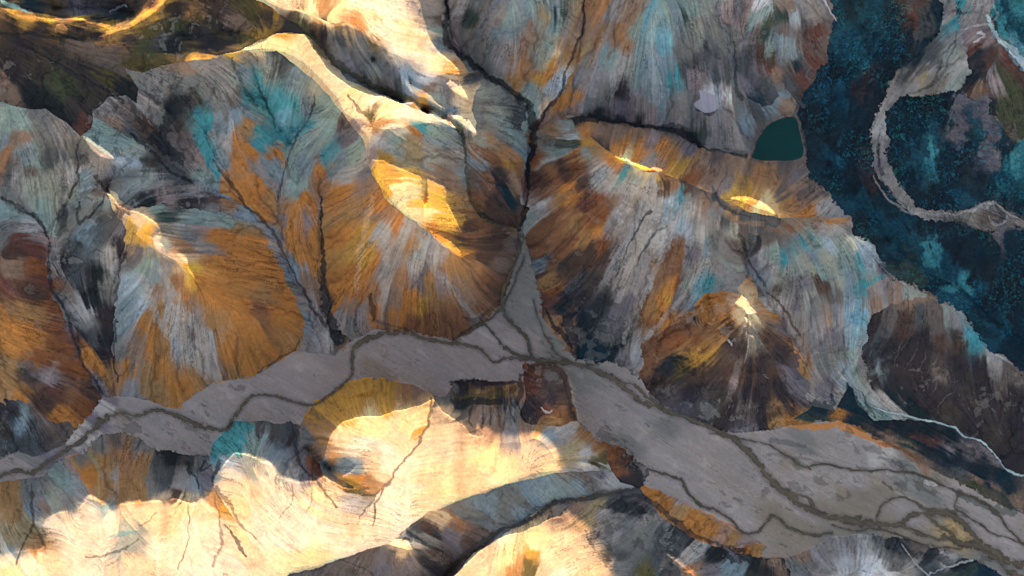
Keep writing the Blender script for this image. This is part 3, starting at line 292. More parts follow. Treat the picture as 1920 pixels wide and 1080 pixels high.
# mineral strokes and painted valley, hollow and cliff shadow: colour, strength, half width list
STK = '''
S,.7:1338,352,3;1346,372,5;1362,390,5;1390,402,6;1425,410,5;1455,406,4
K,.5:1345,365,2;1352,384,2.5;1375,398,2.5;1410,408,2
e,.5:1330,362,3;1345,395,3;1380,415,3;1430,420,3
f,.5:1690,360,4;1710,388,4;1745,402,5;1800,410,6;1850,425,5;1900,418,4
E,.6:1408,292,3;1418,263,3;1440,232,3;1470,216,3;1493,215,3;1502,240,3;1508,295,3;1450,306,3;1408,299,3
K,.6:1235,238,4;1270,242,7;1300,258,8;1314,276,3
k,.5:1230,740,8;1290,770,10;1350,790,12;1420,780,12;1480,770,10
k,.45:1340,720,10;1400,740,12;1460,720,12
k,.5:1650,650,12;1720,650,16;1790,690,16;1850,740,14
k,.4:1680,720,14;1760,750,16;1850,800,14
u,.6:1640,800,8;1700,810,10;1760,815,8;1820,850,6
u,.6:1720,835,8;1780,862,9;1840,885,7
F,.6:1800,925,6;1850,950,7;1900,960,8
S,.5:1445,825,4;1475,832,5;1510,838,3
S,.45:1650,860,3;1680,868,4;1700,885,3
S,.4:1440,850,2;1500,862,3;1540,868,2
L,.55:1608,660,8;1618,710,9;1640,750,9;1670,772,6;1695,783,3
t,.5:1600,690,5;1625,745,6;1655,778,4
U,.6:1618,735,1;1628,765,3;1640,782,2
k,.7:975,700,2;978,720,4;972,745,5;965,760,4
n,.8:995,690,6;1030,688,7;1055,705,6;1064,745,6;1070,780,4
k,.5:1020,720,5;1040,745,6;1035,760,4
t,.5:1240,5,8;1215,60,8;1200,110,8;1195,160,6
B,.45:1236,20,4;1222,70,6;1228,130,8;1232,190,8
L,.4:1160,30,4;1130,80,5;1115,140,6;1110,180,5
g,.4:1270,60,4;1262,120,5;1265,190,5
L,.55:1230,350,6;1205,420,8;1180,490,7;1160,560,5
L,.5:1290,370,7;1262,430,7;1230,500,5;1195,580,4;1170,640,3
L,.45:1330,480,5;1290,545,4;1240,600,4;1205,640,3
L,.5:265,520,6;300,600,6;345,660,6;385,705,4
L,.45:300,505,5;345,580,6;395,655,5;420,700,4
L,.45:720,420,5;722,500,6;716,570,6;712,605,4
L,.4:785,440,4;805,490,5;850,545,5;895,600,4
C,.3:700,370,4;680,450,5;668,540,5
K,.8:835,0,3;838,30,5;835,60,6;842,85,5;870,105,4;890,125,4;920,145,5;950,165,4;985,190,4;998,215,5;1000,245,7;995,290,5;990,320,4;992,360,2;980,400,2;972,430,2
k,.8:1095,0,2;1093,50,2;1075,100,2;1060,135,2;1055,165,3;1035,195,3;1010,225,4;1000,240,5
m,.7:570,50,5;600,90,6;640,125,6;690,155,5;740,175,5;800,200,4;840,225,4;865,250,3;873,300,2.5;878,350,2.5;885,385,2;920,415,2;965,432,2
k,.7:400,300,2;430,340,3;460,385,2.5;500,420,3;520,450,3;545,500,2;570,545,2;590,580,3;610,610,3
K,.8:602,370,1.5;603,430,2;606,500,4;608,540,6;612,580,7;625,610,9;635,640,7
d,.6:590,180,1;580,220,2;560,250,2.5;545,290,1.5;530,330,1.5;520,380,1
d,.5:483,165,2;500,200,1.5;515,240,1
d,.5:436,110,2;450,150,3;480,200,3
k,.7:95,455,2;92,500,3;95,540,3;115,570,3;130,600,3;140,640,2.5;155,680,2;180,720,3;190,740,2
d,.7:145,270,1.5;146,330,2;130,370,2
K,.7:5,370,3;30,385,4;55,400,4;75,415,3;92,450,2
K,.5:110,430,8;118,400,6;125,380,4
K,.7:180,330,3;195,370,1;148,420,3;150,380,2
K,.7:218,640,2;215,600,1.5;213,680,1.5;222,715,1.5
k,.6:240,460,2;228,500,1.5;215,550,1.5
m,.8:960,500,1;975,470,1;980,440,1.5
K,.8:245,250,2;290,290,3;320,320,3;360,345,3
K,.6:230,150,3;245,190,4;270,240,4
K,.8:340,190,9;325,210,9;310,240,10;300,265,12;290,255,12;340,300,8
k,.6:300,200,2;280,180,3;250,165,3
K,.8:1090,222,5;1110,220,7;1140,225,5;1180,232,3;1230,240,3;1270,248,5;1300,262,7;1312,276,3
u,.8:990,350,1;994,300,5;1000,270,5
K,.7:1310,275,2;1335,280,2;1400,292,2
K,.7:1330,190,1;1345,205,2;1330,213,2;1308,207,2
K,.6:1375,80,2;1380,130,2;1378,160,3;1390,188,3
K,.5:1160,175,4;1180,182,3
K,.8:1020,580,1;1040,612,4;1060,635,4;1072,655,2
U,.8:1060,590,8;1080,640,12;1110,660,16;1130,665,9
K,.6:1384,440,3;1395,460,3;1410,500,2;1435,535,2
n,.7:1440,550,1.5;1460,565,2;1480,595,2.5;1500,630,1.5
K,.7:1220,398,3;1203,415,1.5;1190,438,1.5;1170,480,1;1155,520,.5
K,.6:1250,420,1;1220,450,1.5;1190,500,1
e,.5:1000,270,2;1030,258,3;1100,240,3
k,.7:1050,700,1;1062,740,2;1078,785,3
G,.6:900,764,1;899,790,2
G,.6:915,762,1.5;914,790,2
G,.5:928,765,1;930,795,2
g,.6:942,760,1.5;948,795,2.5
K,.6:907,764,1;906,800,2
K,.6:922,764,1;922,798,2
K,.5:936,762,1;939,800,2
K,.6:885,765,2;880,790,2;886,800,1
K,.6:955,760,1.5;965,790,2
K,.6:970,755,2;985,790,2
X,.85:405,850,4;415,825,8;440,806,9;470,803,7
X,.6:425,840,8;450,822,9
k,.8:845,716,2;880,716,5;930,718,3;972,716,2
y,.6:850,742,3;890,744,5;940,738,5;970,725,4
K,.8:845,750,4;860,757,8;900,753,5;940,752,4
K,.8:1390,1030,4;1340,1038,8;1370,1045,7;1410,1050,7
k,.7:1160,935,2;1200,930,3;1225,945,5;1260,975,5;1300,1002,4;1350,1025,3;1400,1050,3
P,.6:1320,1000,1;1360,1030,2.5;1390,1055,3
K,.8:320,865,6;310,850,4;300,848,2
K,.8:352,870,5;356,885,3;370,895,2;372,915,2
K,.7:380,862,2;378,885,2;395,870,1
K,.7:410,870,5;398,905,1
n,.7:60,905,2;60,950,2.5;60,985,2;45,1020,2;30,1060,1
n,.6:60,985,2;75,1005,3;85,1025,2
K,.6:548,800,2;555,830,3;560,860,3;575,885,2;600,910,2;630,950,2
n,.7:810,750,3;806,780,3;790,820,2;770,850,2.5;745,880,2;725,910,2;705,945,2;700,985,1.5
n,.6:715,925,0;690,950,1.5;670,980,.8
n,.5:720,918,1;700,925,1.5;680,927,1
n,.6:405,915,4;425,940,5;440,965,4;460,990,2;480,1010,1
k,.7:420,985,1;440,1010,3;450,1030,3;463,1042,1
n,.5:400,930,1;410,970,2;415,1020,2;400,1060,2
T,.5:210,1005,2;235,1000,3;262,998,1
K,.5:160,1045,1;200,1040,2;240,1025,2;260,1010,1
n,.5:260,985,1.5;280,975,1;295,960,1
n,.6:355,945,1;355,980,1;350,1020,1;335,1070,1
n,.5:548,910,1;545,940,1;525,970,1
n,.5:586,905,1;584,940,1;577,960,1
K,.6:780,1008,2;800,1020,2.5;830,1035,1.5
K,.6:770,1012,3;760,1008,1;735,1030,0
k,.5:640,1050,1;690,1070,1.5;700,1085,2
m,.7:650,180,1;665,195,2;680,212,4;700,218,2
K,.7:0,60,2;90,68,3;150,70,4;190,68,2
y,.6:340,50,3;370,30,5;390,50,4;430,75,6
y,.7:200,130,2;250,118,3;310,125,2
K,.7:40,80,1;100,115,2;150,140,2;230,190,3
k,.6:80,90,1.5;160,125,2;220,150,2;260,175,2
X,.5:0,5,2;20,12,3;58,25,1
H,.6:0,2,2;30,14,3;55,24,1
W,.6:205,22,1;225,10,2;238,12,1
W,.7:1545,0,1.5;1555,20,1;1568,38,1
t,.7:1395,70,2;1410,40,3;1430,20,3;1450,10,1
K,.6:1830,90,3;1840,120,8;1845,150,6
W,.8:1835,62,2;1845,70,2;1823,80,1
H,.7:1855,35,4;1865,60,4;1885,85,4;1905,110,6;1920,125,7
K,.8:1862,35,1.5;1870,60,1.5;1885,85,1
W,.35:1860,0,2;1870,30,2;1850,45,1.5;1800,55,1
S,.5:1795,60,1;1785,100,2;1765,140,2.5;1740,165,2;1700,178,1.5
S,.5:1648,250,1.5;1646,290,2;1652,330,2;1672,362,2;1700,392,1.5
S,.45:1740,408,1;1790,412,2;1830,420,2;1860,428,2
u,.6:1856,392,3;1872,395,6;1880,408,5;1866,414,3
n,.6:1770,105,1;1750,150,3;1735,165,3;1720,170,1
S,.6:1790,75,2;1760,110,4;1720,140,3
L,.6:1640,330,1;1660,365,1.5;1695,395,1.5;1740,402,1.5;1800,400,1.5;1830,392,2;1845,380,1.5;1862,382,1.5;1890,400,1.5;1920,415,1
L,.5:1855,403,1;1862,420,1.5;1880,418,1;1890,405,1
u,.7:1645,270,2;1648,290,2;1650,310,2;1655,325,3
O,.8:1480,793,4;1510,798,6;1540,800,5;1570,795,6;1590,802,6;1620,815,6;1650,830,5;1680,835,3
N,.6:1660,830,4;1690,845,5;1715,860,6;1740,885,5
k,.6:1640,820,5;1655,818,5
W,.5:1735,905,4;1750,906,3;1760,910,1
K,.5:1655,905,3;1675,918,1.5
U,.8:1590,720,3;1600,750,8;1620,775,5
U,.7:1530,755,8;1555,768,9;1560,740,3
P,.4:1690,640,.3;1684,662,1;1676,690,.3
P,.4:1725,640,.3;1716,662,1;1700,692,.3
P,.4:1740,655,.3;1732,675,1;1722,700,.3
P,.4:1710,625,.3;1700,640,1;1690,655,.3
P,.4:1760,660,.3;1752,680,1;1742,700,.3
P,.4:1850,745,.3;1840,762,1;1830,780,.3
P,.4:1870,740,.3;1850,752,1;1835,758,.3
P,.4:1790,730,.3;1770,750,1;1760,762,.3
P,.4:1770,700,.3;1757,722,1;1745,740,.3
K,.6:1400,590,1;1400,615,2;1390,640,3
W,.5:1366,640,2;1372,648,1
W,.4:1404,630,1;1402,655,1;1396,680,.4
Y,.5:1262,668,1;1290,660,2;1320,668,3;1334,660,2
K,.7:1250,672,2;1270,668,4;1290,675,2
k,.5:1230,695,2;1245,690,3
H,.6:1600,590,2;1612,610,4;1610,640,2
H,.6:1612,560,2;1610,590,3;1602,620,4;1595,650,4
p,.8:1630,545,5;1650,535,7;1665,525,4
T,.6:1620,535,3;1650,520,4;1665,516,1
T,.5:510,215,8;520,250,9;545,270,6
T,.5:605,285,4;612,310,5;620,330,2
H,.5:1265,150,4;1272,153,3
W,.6:1012,765,.8;1024,775,1.6;1036,768,.8
d,.7:1160,958,2;1180,948,4;1200,955,6;1208,960,3
K,.6:1680,1010,2;1700,1030,5;1730,1045,6;1760,1045,6;1790,1060,8
W,.5:1740,1080,1;1770,1065,1;1800,1055,1.5;1825,1052,1
W,.5:1690,1020,.8;1720,1060,1;1740,1078,1
n,.6:480,702,1;550,655,2;560,640,1.5
n,.5:850,637,2;895,608,3;915,585,4;940,560,2
k,.5:870,596,3;890,600,4;910,590,2
d,.4:760,618,1.5;720,606,2;700,600,3
K,.7:692,555,4;697,575,5;703,598,2
n,.4:880,510,1;900,540,2.5;920,560,2
'''
# ------------------------------------------------------------------ numeric helpers
def pts(s):
    return np.array([[float(v) for v in p.split(',')] for p in s.replace(';',' ').split()])
def bilin(A, fx, fy):
    h, w = A.shape[:2]
    fx = np.clip(fx, 0, w-1.001); fy = np.clip(fy, 0, h-1.001)
    x0 = fx.astype(np.int32); y0 = fy.astype(np.int32); tx = (fx-x0).astype(np.float32); ty = (fy-y0).astype(np.float32)
    if A.ndim == 3: tx = tx[..., None]; ty = ty[..., None]
    return (A[y0, x0]*(1-tx)+A[y0, x0+1]*tx)*(1-ty)+(A[y0+1, x0]*(1-tx)+A[y0+1, x0+1]*tx)*ty
def inpoly(P, X, Y):
    x0, y0 = P.min(0); x1, y1 = P.max(0)
    out = np.zeros(X.shape, bool)
    m = (X >= x0) & (X <= x1) & (Y >= y0) & (Y <= y1)
    x = X[m]; y = Y[m]; r = np.zeros(x.shape, bool)
    for i in range(len(P)):
        ax, ay = P[i-1]; bx, by = P[i]
        if ay == by: continue
        c = (ay > y) != (by > y)
        r ^= c & (x < (bx-ax)*(y-ay)/(by-ay)+ax)
    out[m] = r
    return out
def blur(A, s):
    r = max(1, int(s*2.5)); k = np.exp(-.5*(np.arange(-r, r+1)/s)**2); k /= k.sum(); k = k.astype(np.float32)
    B = np.pad(A, ((r, r), (0, 0)), 'edge'); C = sum(k[i]*B[i:i+A.shape[0]] for i in range(2*r+1))
    B = np.pad(C, ((0, 0), (r, r)), 'edge'); return sum(k[i]*B[:, i:i+A.shape[1]] for i in range(2*r+1))
def smooth_noise(X, Y, scale, seed):
    rg = np.random.RandomState(seed); N = 512
    T = rg.rand(N, N).astype(np.float32)*2-1
    fx = X/scale+1000.; fy = Y/scale+1000.
    x0 = np.floor(fx).astype(np.int32); y0 = np.floor(fy).astype(np.int32)
    tx = (fx-x0).astype(np.float32); ty = (fy-y0).astype(np.float32)
    tx = tx*tx*(3-2*tx); ty = ty*ty*(3-2*ty)
    a = T[y0 % N, x0 % N]; b = T[y0 % N, (x0+1) % N]; c = T[(y0+1) % N, x0 % N]; d = T[(y0+1) % N, (x0+1) % N]
    return (a*(1-tx)+b*tx)*(1-ty)+(c*(1-tx)+d*tx)*ty
def fbm(X, Y, scale, seed, o=4, g=.5):
    r = 0; a = 1; t = 0
    for i in range(o):
        r = r+a*smooth_noise(X, Y, scale/2**i, seed+i*17); t += a; a *= g
    return r/t
def line_dist(P, X, Y, pad):
    """distance to a polyline and the half width there (P: x,y,hw)"""
    D = np.full(X.shape, 1e6, np.float32); W = np.zeros(X.shape, np.float32)
    for (ax, ay, aw), (bx, by, bw) in zip(P[:-1], P[1:]):
        m = (X > min(ax, bx)-pad) & (X < max(ax, bx)+pad) & (Y > min(ay, by)-pad) & (Y < max(ay, by)+pad)
        if not m.any(): continue
        x = X[m]; y = Y[m]; dx = bx-ax; dy = by-ay; L = dx*dx+dy*dy+1e-9
        t = np.clip(((x-ax)*dx+(y-ay)*dy)/L, 0, 1)
        d = np.hypot(x-ax-t*dx, y-ay-t*dy); w = aw+(bw-aw)*t
        o = D[m]; b = d-w < o-W[m]
        D[m] = np.where(b, d, o); W[m] = np.where(b, w, W[m])
    return D, W
def spline(P, step=6.):
    """Catmull-Rom through control points, every column interpolated"""
    Q = np.vstack([2*P[0]-P[1], P, 2*P[-1]-P[-2]]); out = []
    for i in range(1, len(Q)-2):
        n = 2 if np.hypot(*(Q[i+1]-Q[i])[:2]) < 1 else max(2, int(np.hypot(*(Q[i+1]-Q[i])[:2])/step))
        for t in np.linspace(0, 1, n, endpoint=False):
            a, b, c, d = Q[i-1], Q[i], Q[i+1], Q[i+2]
            out.append(.5*((2*b)+(c-a)*t+(2*a-5*b+4*c-d)*t*t+(3*b-a-3*c+d)*t**3))
    out.append(P[-1]); R = np.array(out)
    if R.shape[1] > 2: R[:, 2] = np.maximum(R[:, 2], .3)
    return R
def blur_x(A, s):
    r = int(s*2.5); k = np.exp(-.5*(np.arange(-r, r+1)/s)**2); k = (k/k.sum()).astype(np.float32)
    B = np.pad(A, ((0, 0), (r, r)), 'edge'); return sum(k[i]*B[:, i:i+A.shape[1]] for i in range(2*r+1))
# ------------------------------------------------------------------ terrain
T = math.tan(radians(SUN_EL)); DIST = 8000.
CREST_Y = -300.; CREST_H = 232+T*300  # added unseen mountain, its level crest sized to shade the valley
def h_of_g(g, y): return (g-T*(y-540))/(1-T*(y-540)/DIST)
G0 = CREST_H+T*(CREST_Y-540)*(1-CREST_H/DIST)       # level of the grazing rays over the mountain crest
X0, X1, Y0, Y1 = -640, 2560, -420, 1500
WARP = lambda X, Y: (fbm(X, Y, 26, 5, 3)*4.5, fbm(X, Y, 26, 9, 3)*4.5)
def solve():
    st = 2; xs = np.arange(X0, X1, st); ys = np.arange(Y0, Y1, st)
    X, Y = np.meshgrid(xs.astype(np.float32), ys.astype(np.float32))
    wx, wy = fbm(X, Y, 14, 31, 3)*2.6, fbm(X, Y, 14, 41, 3)*2.6
    R = np.zeros(X.shape, np.float32)
    RS = np.zeros(X.shape, np.float32)                         # small crests keep their own slope
    for r, p in LIT:
        P = pts(p); m = inpoly(P, X+wx, Y+wy); R[m] = r
        if np.ptp(P[:, 1]) < 130 and np.ptp(P[:, 0]) < 230 and r > .18: RS[m] = r*2.1
    lit = R > 0
    # march the grazing rays from the mountain crest southwards
    C = np.cumsum(np.where(RS > 0, R*.25, R)*st, 0).astype(np.float32)
    C = blur_x(C, 16.); C = blur_x(C, 9.); C = blur(C, 2.5)+blur_x(np.cumsum(RS*st, 0).astype(np.float32), 2.)+np.cumsum(np.where(lit, .02*st, 0), 0)
    Ct = np.maximum.accumulate(np.where(lit, C, 0), 0)
    # every patch starts flush with the shadow surface and rises to its own level
    off = np.zeros(xs.shape, np.float32); D = C.copy()
    for i in range(1, len(ys)):
        start = lit[i] & ~lit[i-1]; off = np.where(start, np.maximum(C[i]-Ct[i-1], 0), off*.965); D[i] = C[i]-off
    D = np.where(lit, D, 0); D = np.maximum.accumulate(D, 0); Df = D.copy()
    D = np.where(lit, .35*D+.65*blur_x(D, 3), D); C = np.maximum.accumulate(np.where(lit, D, 0), 0)
    Hl = h_of_g(G0+C, ys[:, None]).astype(np.float32)          # height of the lit ground
    Ct = np.maximum.accumulate(np.where(lit, C, 0), 0)
    Hs = h_of_g(G0+Ct, ys[:, None]).astype(np.float32)         # height of the shadow over each place
    # distance to the lit patches
    d = np.where(lit, 0, 60).astype(np.float32)
    for k in range(24):
        e = d.copy()
        e[1:] = np.minimum(e[1:], d[:-1]+st); e[:-1] = np.minimum(e[:-1], d[1:]+st)
        e[:, 1:] = np.minimum(e[:, 1:], d[:, :-1]+st); e[:, :-1] = np.minimum(e[:, :-1], d[:, 1:]+st); d = e
    cap = Hs-.1-np.minimum(d*.1, 5)
    cap[ys < CREST_Y+4] = 1e4
    # fixed heights
    fx = np.where(lit, Hl, np.nan).astype(np.float32)
    plain = [r for r in REG if r[0] == 'river_plain'][0]
    pm = inpoly(pts(plain[3]), X, Y)
    fx[pm] = 0
    for ln in HT.strip().split('\n'):
        P = pts(ln)
        if len(P) > 1:
            for a, b in zip(P[:-1], P[1:]):
                n = int(np.hypot(*(b-a)[:2])/1.5)+2
                for t in np.linspace(0, 1, n):
                    q = a+(b-a)*t; ii = int((q[1]-Y0)/st); jj = int((q[0]-X0)/st)
                    if np.isnan(fx[ii, jj]): fx[ii, jj] = min(q[2], cap[ii, jj])
        else:
            q = P[0]; ii = int((q[1]-Y0)/st); jj = int((q[0]-X0)/st)
            for a in (-1, 0, 1):
                for b in (-1, 0, 1):
                    if np.isnan(fx[ii+a, jj+b]): fx[ii+a, jj+b] = min(q[2], cap[ii, jj])
    for nm, ty in (('lake', 73.5),):
        w = [q for q in WAT if q[0] == nm][0]; m = inpoly(pts(w[4]), X, Y); fx[m] = ty
    # the added off-picture mountain, shaped to shade the valley, and outer land
    fx[(ys <= CREST_Y+2) & (ys >= CREST_Y-2)] = CREST_H
    fx[ys < CREST_Y-60] = CREST_H-30+fbm(X, Y, 160, 3)[ys < CREST_Y-60]*20
    out = (X < -200) | (X > 2150); m = out & (Y > -200); fx[m & (X < 0)] = np.minimum(90+fbm(X, Y, 200, 8)*50, Hs-8)[m & (X < 0)]
    fx[m & (X > 0)] = np.minimum(60+fbm(X, Y, 200, 8)*40, Hs-8)[m & (X > 0)]
    m = Y > 1300; fx[m] = np.minimum(70+fbm(X, Y, 150, 12)*40, Hs-6)[m]
    # multigrid relaxation with the shadow surface as a lid
    H = None
    for f, it in ((16, 300), (8, 200), (4, 120), (2, 70), (1, 36)):
        n0, n1 = (X.shape[0]//f)*f, (X.shape[1]//f)*f
        A = fx[:n0, :n1].reshape(n0//f, f, n1//f, f); k = ~np.isnan(A)
        c = k.sum((1, 3)); v = np.where(c > 0, np.nansum(A, (1, 3))/np.maximum(c, 1), np.nan)
        lid = cap[:n0, :n1].reshape(n0//f, f, n1//f, f).min((1, 3)); fixm = c > 0
        if H is None: H = np.full(v.shape, 80., np.float32)
        else:
            yy, xx = np.meshgrid(np.arange(v.shape[0]), np.arange(v.shape[1]), indexing='ij')
            H = bilin(H, (xx-.5)/2+.0, (yy-.5)/2+.0)
        H = H.astype(np.float32)
        for q in range(it):
            B = np.pad(H, 1, 'edge'); H = .2*(B[:-2, 1:-1]+B[2:, 1:-1]+B[1:-1, :-2]+B[1:-1, 2:]+H)
            H = np.where(fixm, v, np.minimum(H, lid)).astype(np.float32)
    full = np.zeros(X.shape, np.float32); full[:H.shape[0], :H.shape[1]] = H
    if H.shape[0] < X.shape[0]: full[H.shape[0]:] = full[H.shape[0]-1]
    if H.shape[1] < X.shape[1]: full[:, H.shape[1]:] = full[:, H.shape[1]-1:H.shape[1]]
    return full, cap, d, lit, Hs, pm
def drainage(H, X, Y):
    """dendritic gullies: flow accumulation over the relief on a 3 m grid"""
    xs = np.arange(-60, 1980, 3); ys = np.arange(-60, 1140, 3); gx_, gy_ = np.meshgrid(xs.astype(np.float32), ys.astype(np.float32))
    Z = bilin(H, (gx_-X0)/2, (gy_-Y0)/2)+fbm(gx_, gy_, 40, 301, 5, .62)*10
    rg = np.random.RandomState(3); Z = Z+rg.rand(*Z.shape)*.25
    Z = blur(Z.astype(np.float32), .8)
    ny, nx = Z.shape; best = np.full(Z.shape, 1e9); to = np.zeros(Z.shape, np.int64); P = np.pad(Z, 1, constant_values=1e9)
    ids = np.arange(ny*nx).reshape(ny, nx)
    for dy in (-1, 0, 1):
        for dx in (-1, 0, 1):
            if dx or dy:
                v = (P[1+dy:1+dy+ny, 1+dx:1+dx+nx]-Z)/math.hypot(dx, dy); b = v < best
                best = np.where(b, v, best); to = np.where(b, ids+dy*nx+dx, to)
    acc = [1.0]*(ny*nx); tl = np.where(best < 0, to, -1).reshape(-1).tolist()
    for i in np.argsort(-Z.reshape(-1)).tolist():
        j = tl[i]
        if j >= 0: acc[j] += acc[i]
    A = np.log(np.array(acc, np.float32).reshape(ny, nx)); A = np.clip((A-3.0)/3.2, 0, 1)
    A = blur(A, .55)*1.5
    wx_, wy_ = fbm(X, Y, 14, 311, 3)*5, fbm(X, Y, 14, 312, 3)*5
    return np.clip(bilin(A, (X+wx_+60)/3, (Y+wy_+60)/3), 0, 1)
def lic(N, VX, VY, n, st=1.0):
    """smear noise N along the field (grid units)"""
    h, w = N.shape; yy, xx = np.meshgrid(np.arange(h, dtype=np.float32), np.arange(w, dtype=np.float32), indexing='ij')
    acc = N.copy()
    for sg in (1, -1):
        x = xx.copy(); y = yy.copy()
        for k in range(n):
            xi = np.clip(x, 0, w-1).astype(np.int32); yi = np.clip(y, 0, h-1).astype(np.int32)
            x = x+sg*st*VX[yi, xi]; y = y+sg*st*VY[yi, xi]
            xi = np.clip(x+.5, 0, w-1).astype(np.int32); yi = np.clip(y+.5, 0, h-1).astype(np.int32)
            acc += N[yi, xi]
    acc -= acc.mean(); return acc/acc.std()
def axis(lo, a, b, hi, st):
    c = np.arange(a, b+st*.5, st); l = []; v = a; s = st
    while v > lo: s *= 1.22; v -= s; l.append(v)
    r = []; v = c[-1]; s = st
    while v < hi: s *= 1.22; v += s; r.append(v)
    return np.concatenate([np.array(l[::-1]), c, np.array(r)])
def lin(c):
    c = np.asarray(c, np.float64)/255; return np.where(c <= .04045, c/12.92, ((c+.055)/1.055)**2.4)
def terrain(step=1.5):
    H, cap, dist, lit, Hs, pm = solve()
    gx = axis(-4000, -30, 1950, 6000, step); gy = axis(-4000, -18, 1098, 5000, step)
    X, Y = np.meshgrid(gx, gy); X = X.astype(np.float32); Y = Y.astype(np.float32)
    S = lambda A: bilin(A.astype(np.float32), (X-X0)/2, (Y-Y0)/2)
    h = S(H); dl = S(dist); lid = S(cap)
    # region labels with a wandering edge
    wx, wy = WARP(X, Y); lab = np.zeros(X.shape, np.int32)-1
    for i, r in enumerate(REG):
        m = inpoly(pts(r[3]), X+wx*(.6 if r[0] == 'river_plain' else 1), Y+wy*(.6 if r[0] == 'river_plain' else 1)); lab[m] = i
    # fill what no polygon reached with the nearest label
    for k in range(900):
        u = lab < 0
        if not u.any(): break
        for dy, dx in ((0, 1), (1, 0), (0, -1), (-1, 0)):
            s = np.roll(lab, (dy, dx), (0, 1)); u = lab < 0; lab[u & (s >= 0)] = s[u & (s >= 0)]
    land = lab.copy()
    # fall line field from the smoothed relief
    Hb = blur(H, 3.5); gyv, gxv = np.gradient(Hb); VX = -S(gxv); VY = -S(gyv)
    # long range direction so flat places follow the valley
    sl = np.hypot(VX, VY); px, py = .8, .6
    isp = np.isin(land, [i for i, r in enumerate(REG) if r[0] == 'river_plain'])
    VX = np.where(isp, .87, VX/(sl+.02)+.08*px); VY = np.where(isp, .5, VY/(sl+.02)+.08*py)
    for cx_, cy_, rr, dx_, dy_, wt in FLOW:          # bedding that runs across the fall line
        k = np.exp(-((X-cx_)**2+(Y-cy_)**2)/(2*rr*rr))*wt; VX = VX*(1-k)+dx_*k; VY = VY*(1-k)+dy_*k
    n = np.hypot(VX, VY)+1e-6; VX = (VX/n).astype(np.float32); VY = (VY/n).astype(np.float32)
    rg = np.random.RandomState(4)
    Wn = rg.randn(*X.shape).astype(np.float32)
    L1 = lic(Wn, VX, VY, 14); L2 = lic(blur(Wn[::-1].copy(), 1.3), VX, VY, 30, 1.3); L3 = lic(blur(Wn[:, ::-1].copy(), 4.), VX, VY, 34, 2.2)
    # warp along fall lines for the minerals: shift across the flow by the smeared noise
    # (fingers of one mineral running into the next)
    lav0 = np.isin(land, [i for i, r in enumerate(REG) if r[0] == 'lava_field']); amp = np.where(lav0, 1.5, np.where(isp, 5., 7.5)); jl = np.where(lav0, 30, 0)
    cx = X + (-VY)*(L3*amp*.8+L2*3.2) + VX*(fbm(X, Y, 30, 71)*14) + fbm(X, Y, 12, 77, 3)*4 + jl*fbm(X, Y, 34, 79, 5, .6)
    cy = Y + (VX)*(L3*amp*.8+L2*3.2) + VY*(fbm(X, Y, 30, 71)*14) + fbm(X, Y, 12, 78, 3)*4 + jl*fbm(X, Y, 34, 80, 5, .6)
    P = []  # points include painted shade: valley below teal cone, hollow in golden dome
    for t in PTS.split():
        a, b, c = t.split(','); P.append((float(a), float(b), c))
    # soft land borders interfinger: look the label up at the warped place
    soft = np.isin(land, [i for i, r in enumerate(REG) if r[0] in ('hill', 'rocky_hill', 'scree_slope')])
    jx = np.clip(np.searchsorted(gx, X+(-VY)*L3*4+fbm(X, Y, 40, 201, 4)*20), 0, len(gx)-1)
    jy = np.clip(np.searchsorted(gy, Y+VX*L3*4+fbm(X, Y, 40, 202, 4)*20), 0, len(gy)-1)
    l2 = land[jy, jx]; isl = S(lit.astype(np.float32)) > .02
    landc = np.where(soft & soft[jy, jx] & ~isl, l2, land)
    jx = np.clip(np.searchsorted(gx, X+fbm(X, Y, 9, 221, 4, .7)*9), 0, len(gx)-1); jy = np.clip(np.searchsorted(gy, Y+fbm(X, Y, 9, 222, 4, .7)*9), 0, len(gy)-1)
    gb = land == [i for i, r in enumerate(REG) if r[0] == 'gravel_bed'][0]
    l3 = land[jy, jx]; landc = np.where(((l3 != land) & (isp | isp[jy, jx] | gb | gb[jy, jx])) & ~isl, l3, landc)
    jx = np.clip(np.searchsorted(gx, X+fbm(X, Y, 22, 231, 5, .65)*18), 0, len(gx)-1); jy = np.clip(np.searchsorted(gy, Y+fbm(X, Y, 22, 232, 5, .65)*18), 0, len(gy)-1)
    l3 = land[jy, jx]; landc = np.where(((l3 != land) & (lav0 | lav0[jy, jx])) & ~isl & ~isp & ~isp[jy, jx] & ~gb & ~gb[jy, jx], l3, landc)
    # label of each control point, then blend only among points of the same land
    gi = lambda v, ax: int(np.clip(np.searchsorted(ax, v), 0, len(ax)-1))
    by = {}
    P = [((p[0], p[1], 'f') if p[2] == 'e' and REG[int(land[gi(p[1], gy), gi(p[0], gx)])][0] == 'river_plain' else p) for p in P]
    P = [p for p in P if not (REG[int(land[gi(p[1], gy), gi(p[0], gx)])][0] == 'river_plain' and p[2] not in 'GgfePLM')]
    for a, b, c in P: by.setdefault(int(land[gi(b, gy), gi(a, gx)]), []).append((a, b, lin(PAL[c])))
    col = np.zeros(X.shape+(3,), np.float32)
    ox, oy = X, Y
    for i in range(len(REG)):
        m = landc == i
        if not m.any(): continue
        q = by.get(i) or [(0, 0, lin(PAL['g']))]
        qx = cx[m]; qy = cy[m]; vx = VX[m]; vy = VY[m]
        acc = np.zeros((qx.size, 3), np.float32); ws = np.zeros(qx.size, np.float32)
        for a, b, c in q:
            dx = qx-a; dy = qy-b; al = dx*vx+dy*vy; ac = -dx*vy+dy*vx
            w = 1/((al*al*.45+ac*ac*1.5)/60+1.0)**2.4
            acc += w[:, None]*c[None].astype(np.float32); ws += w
        col[m] = acc/ws[:, None]
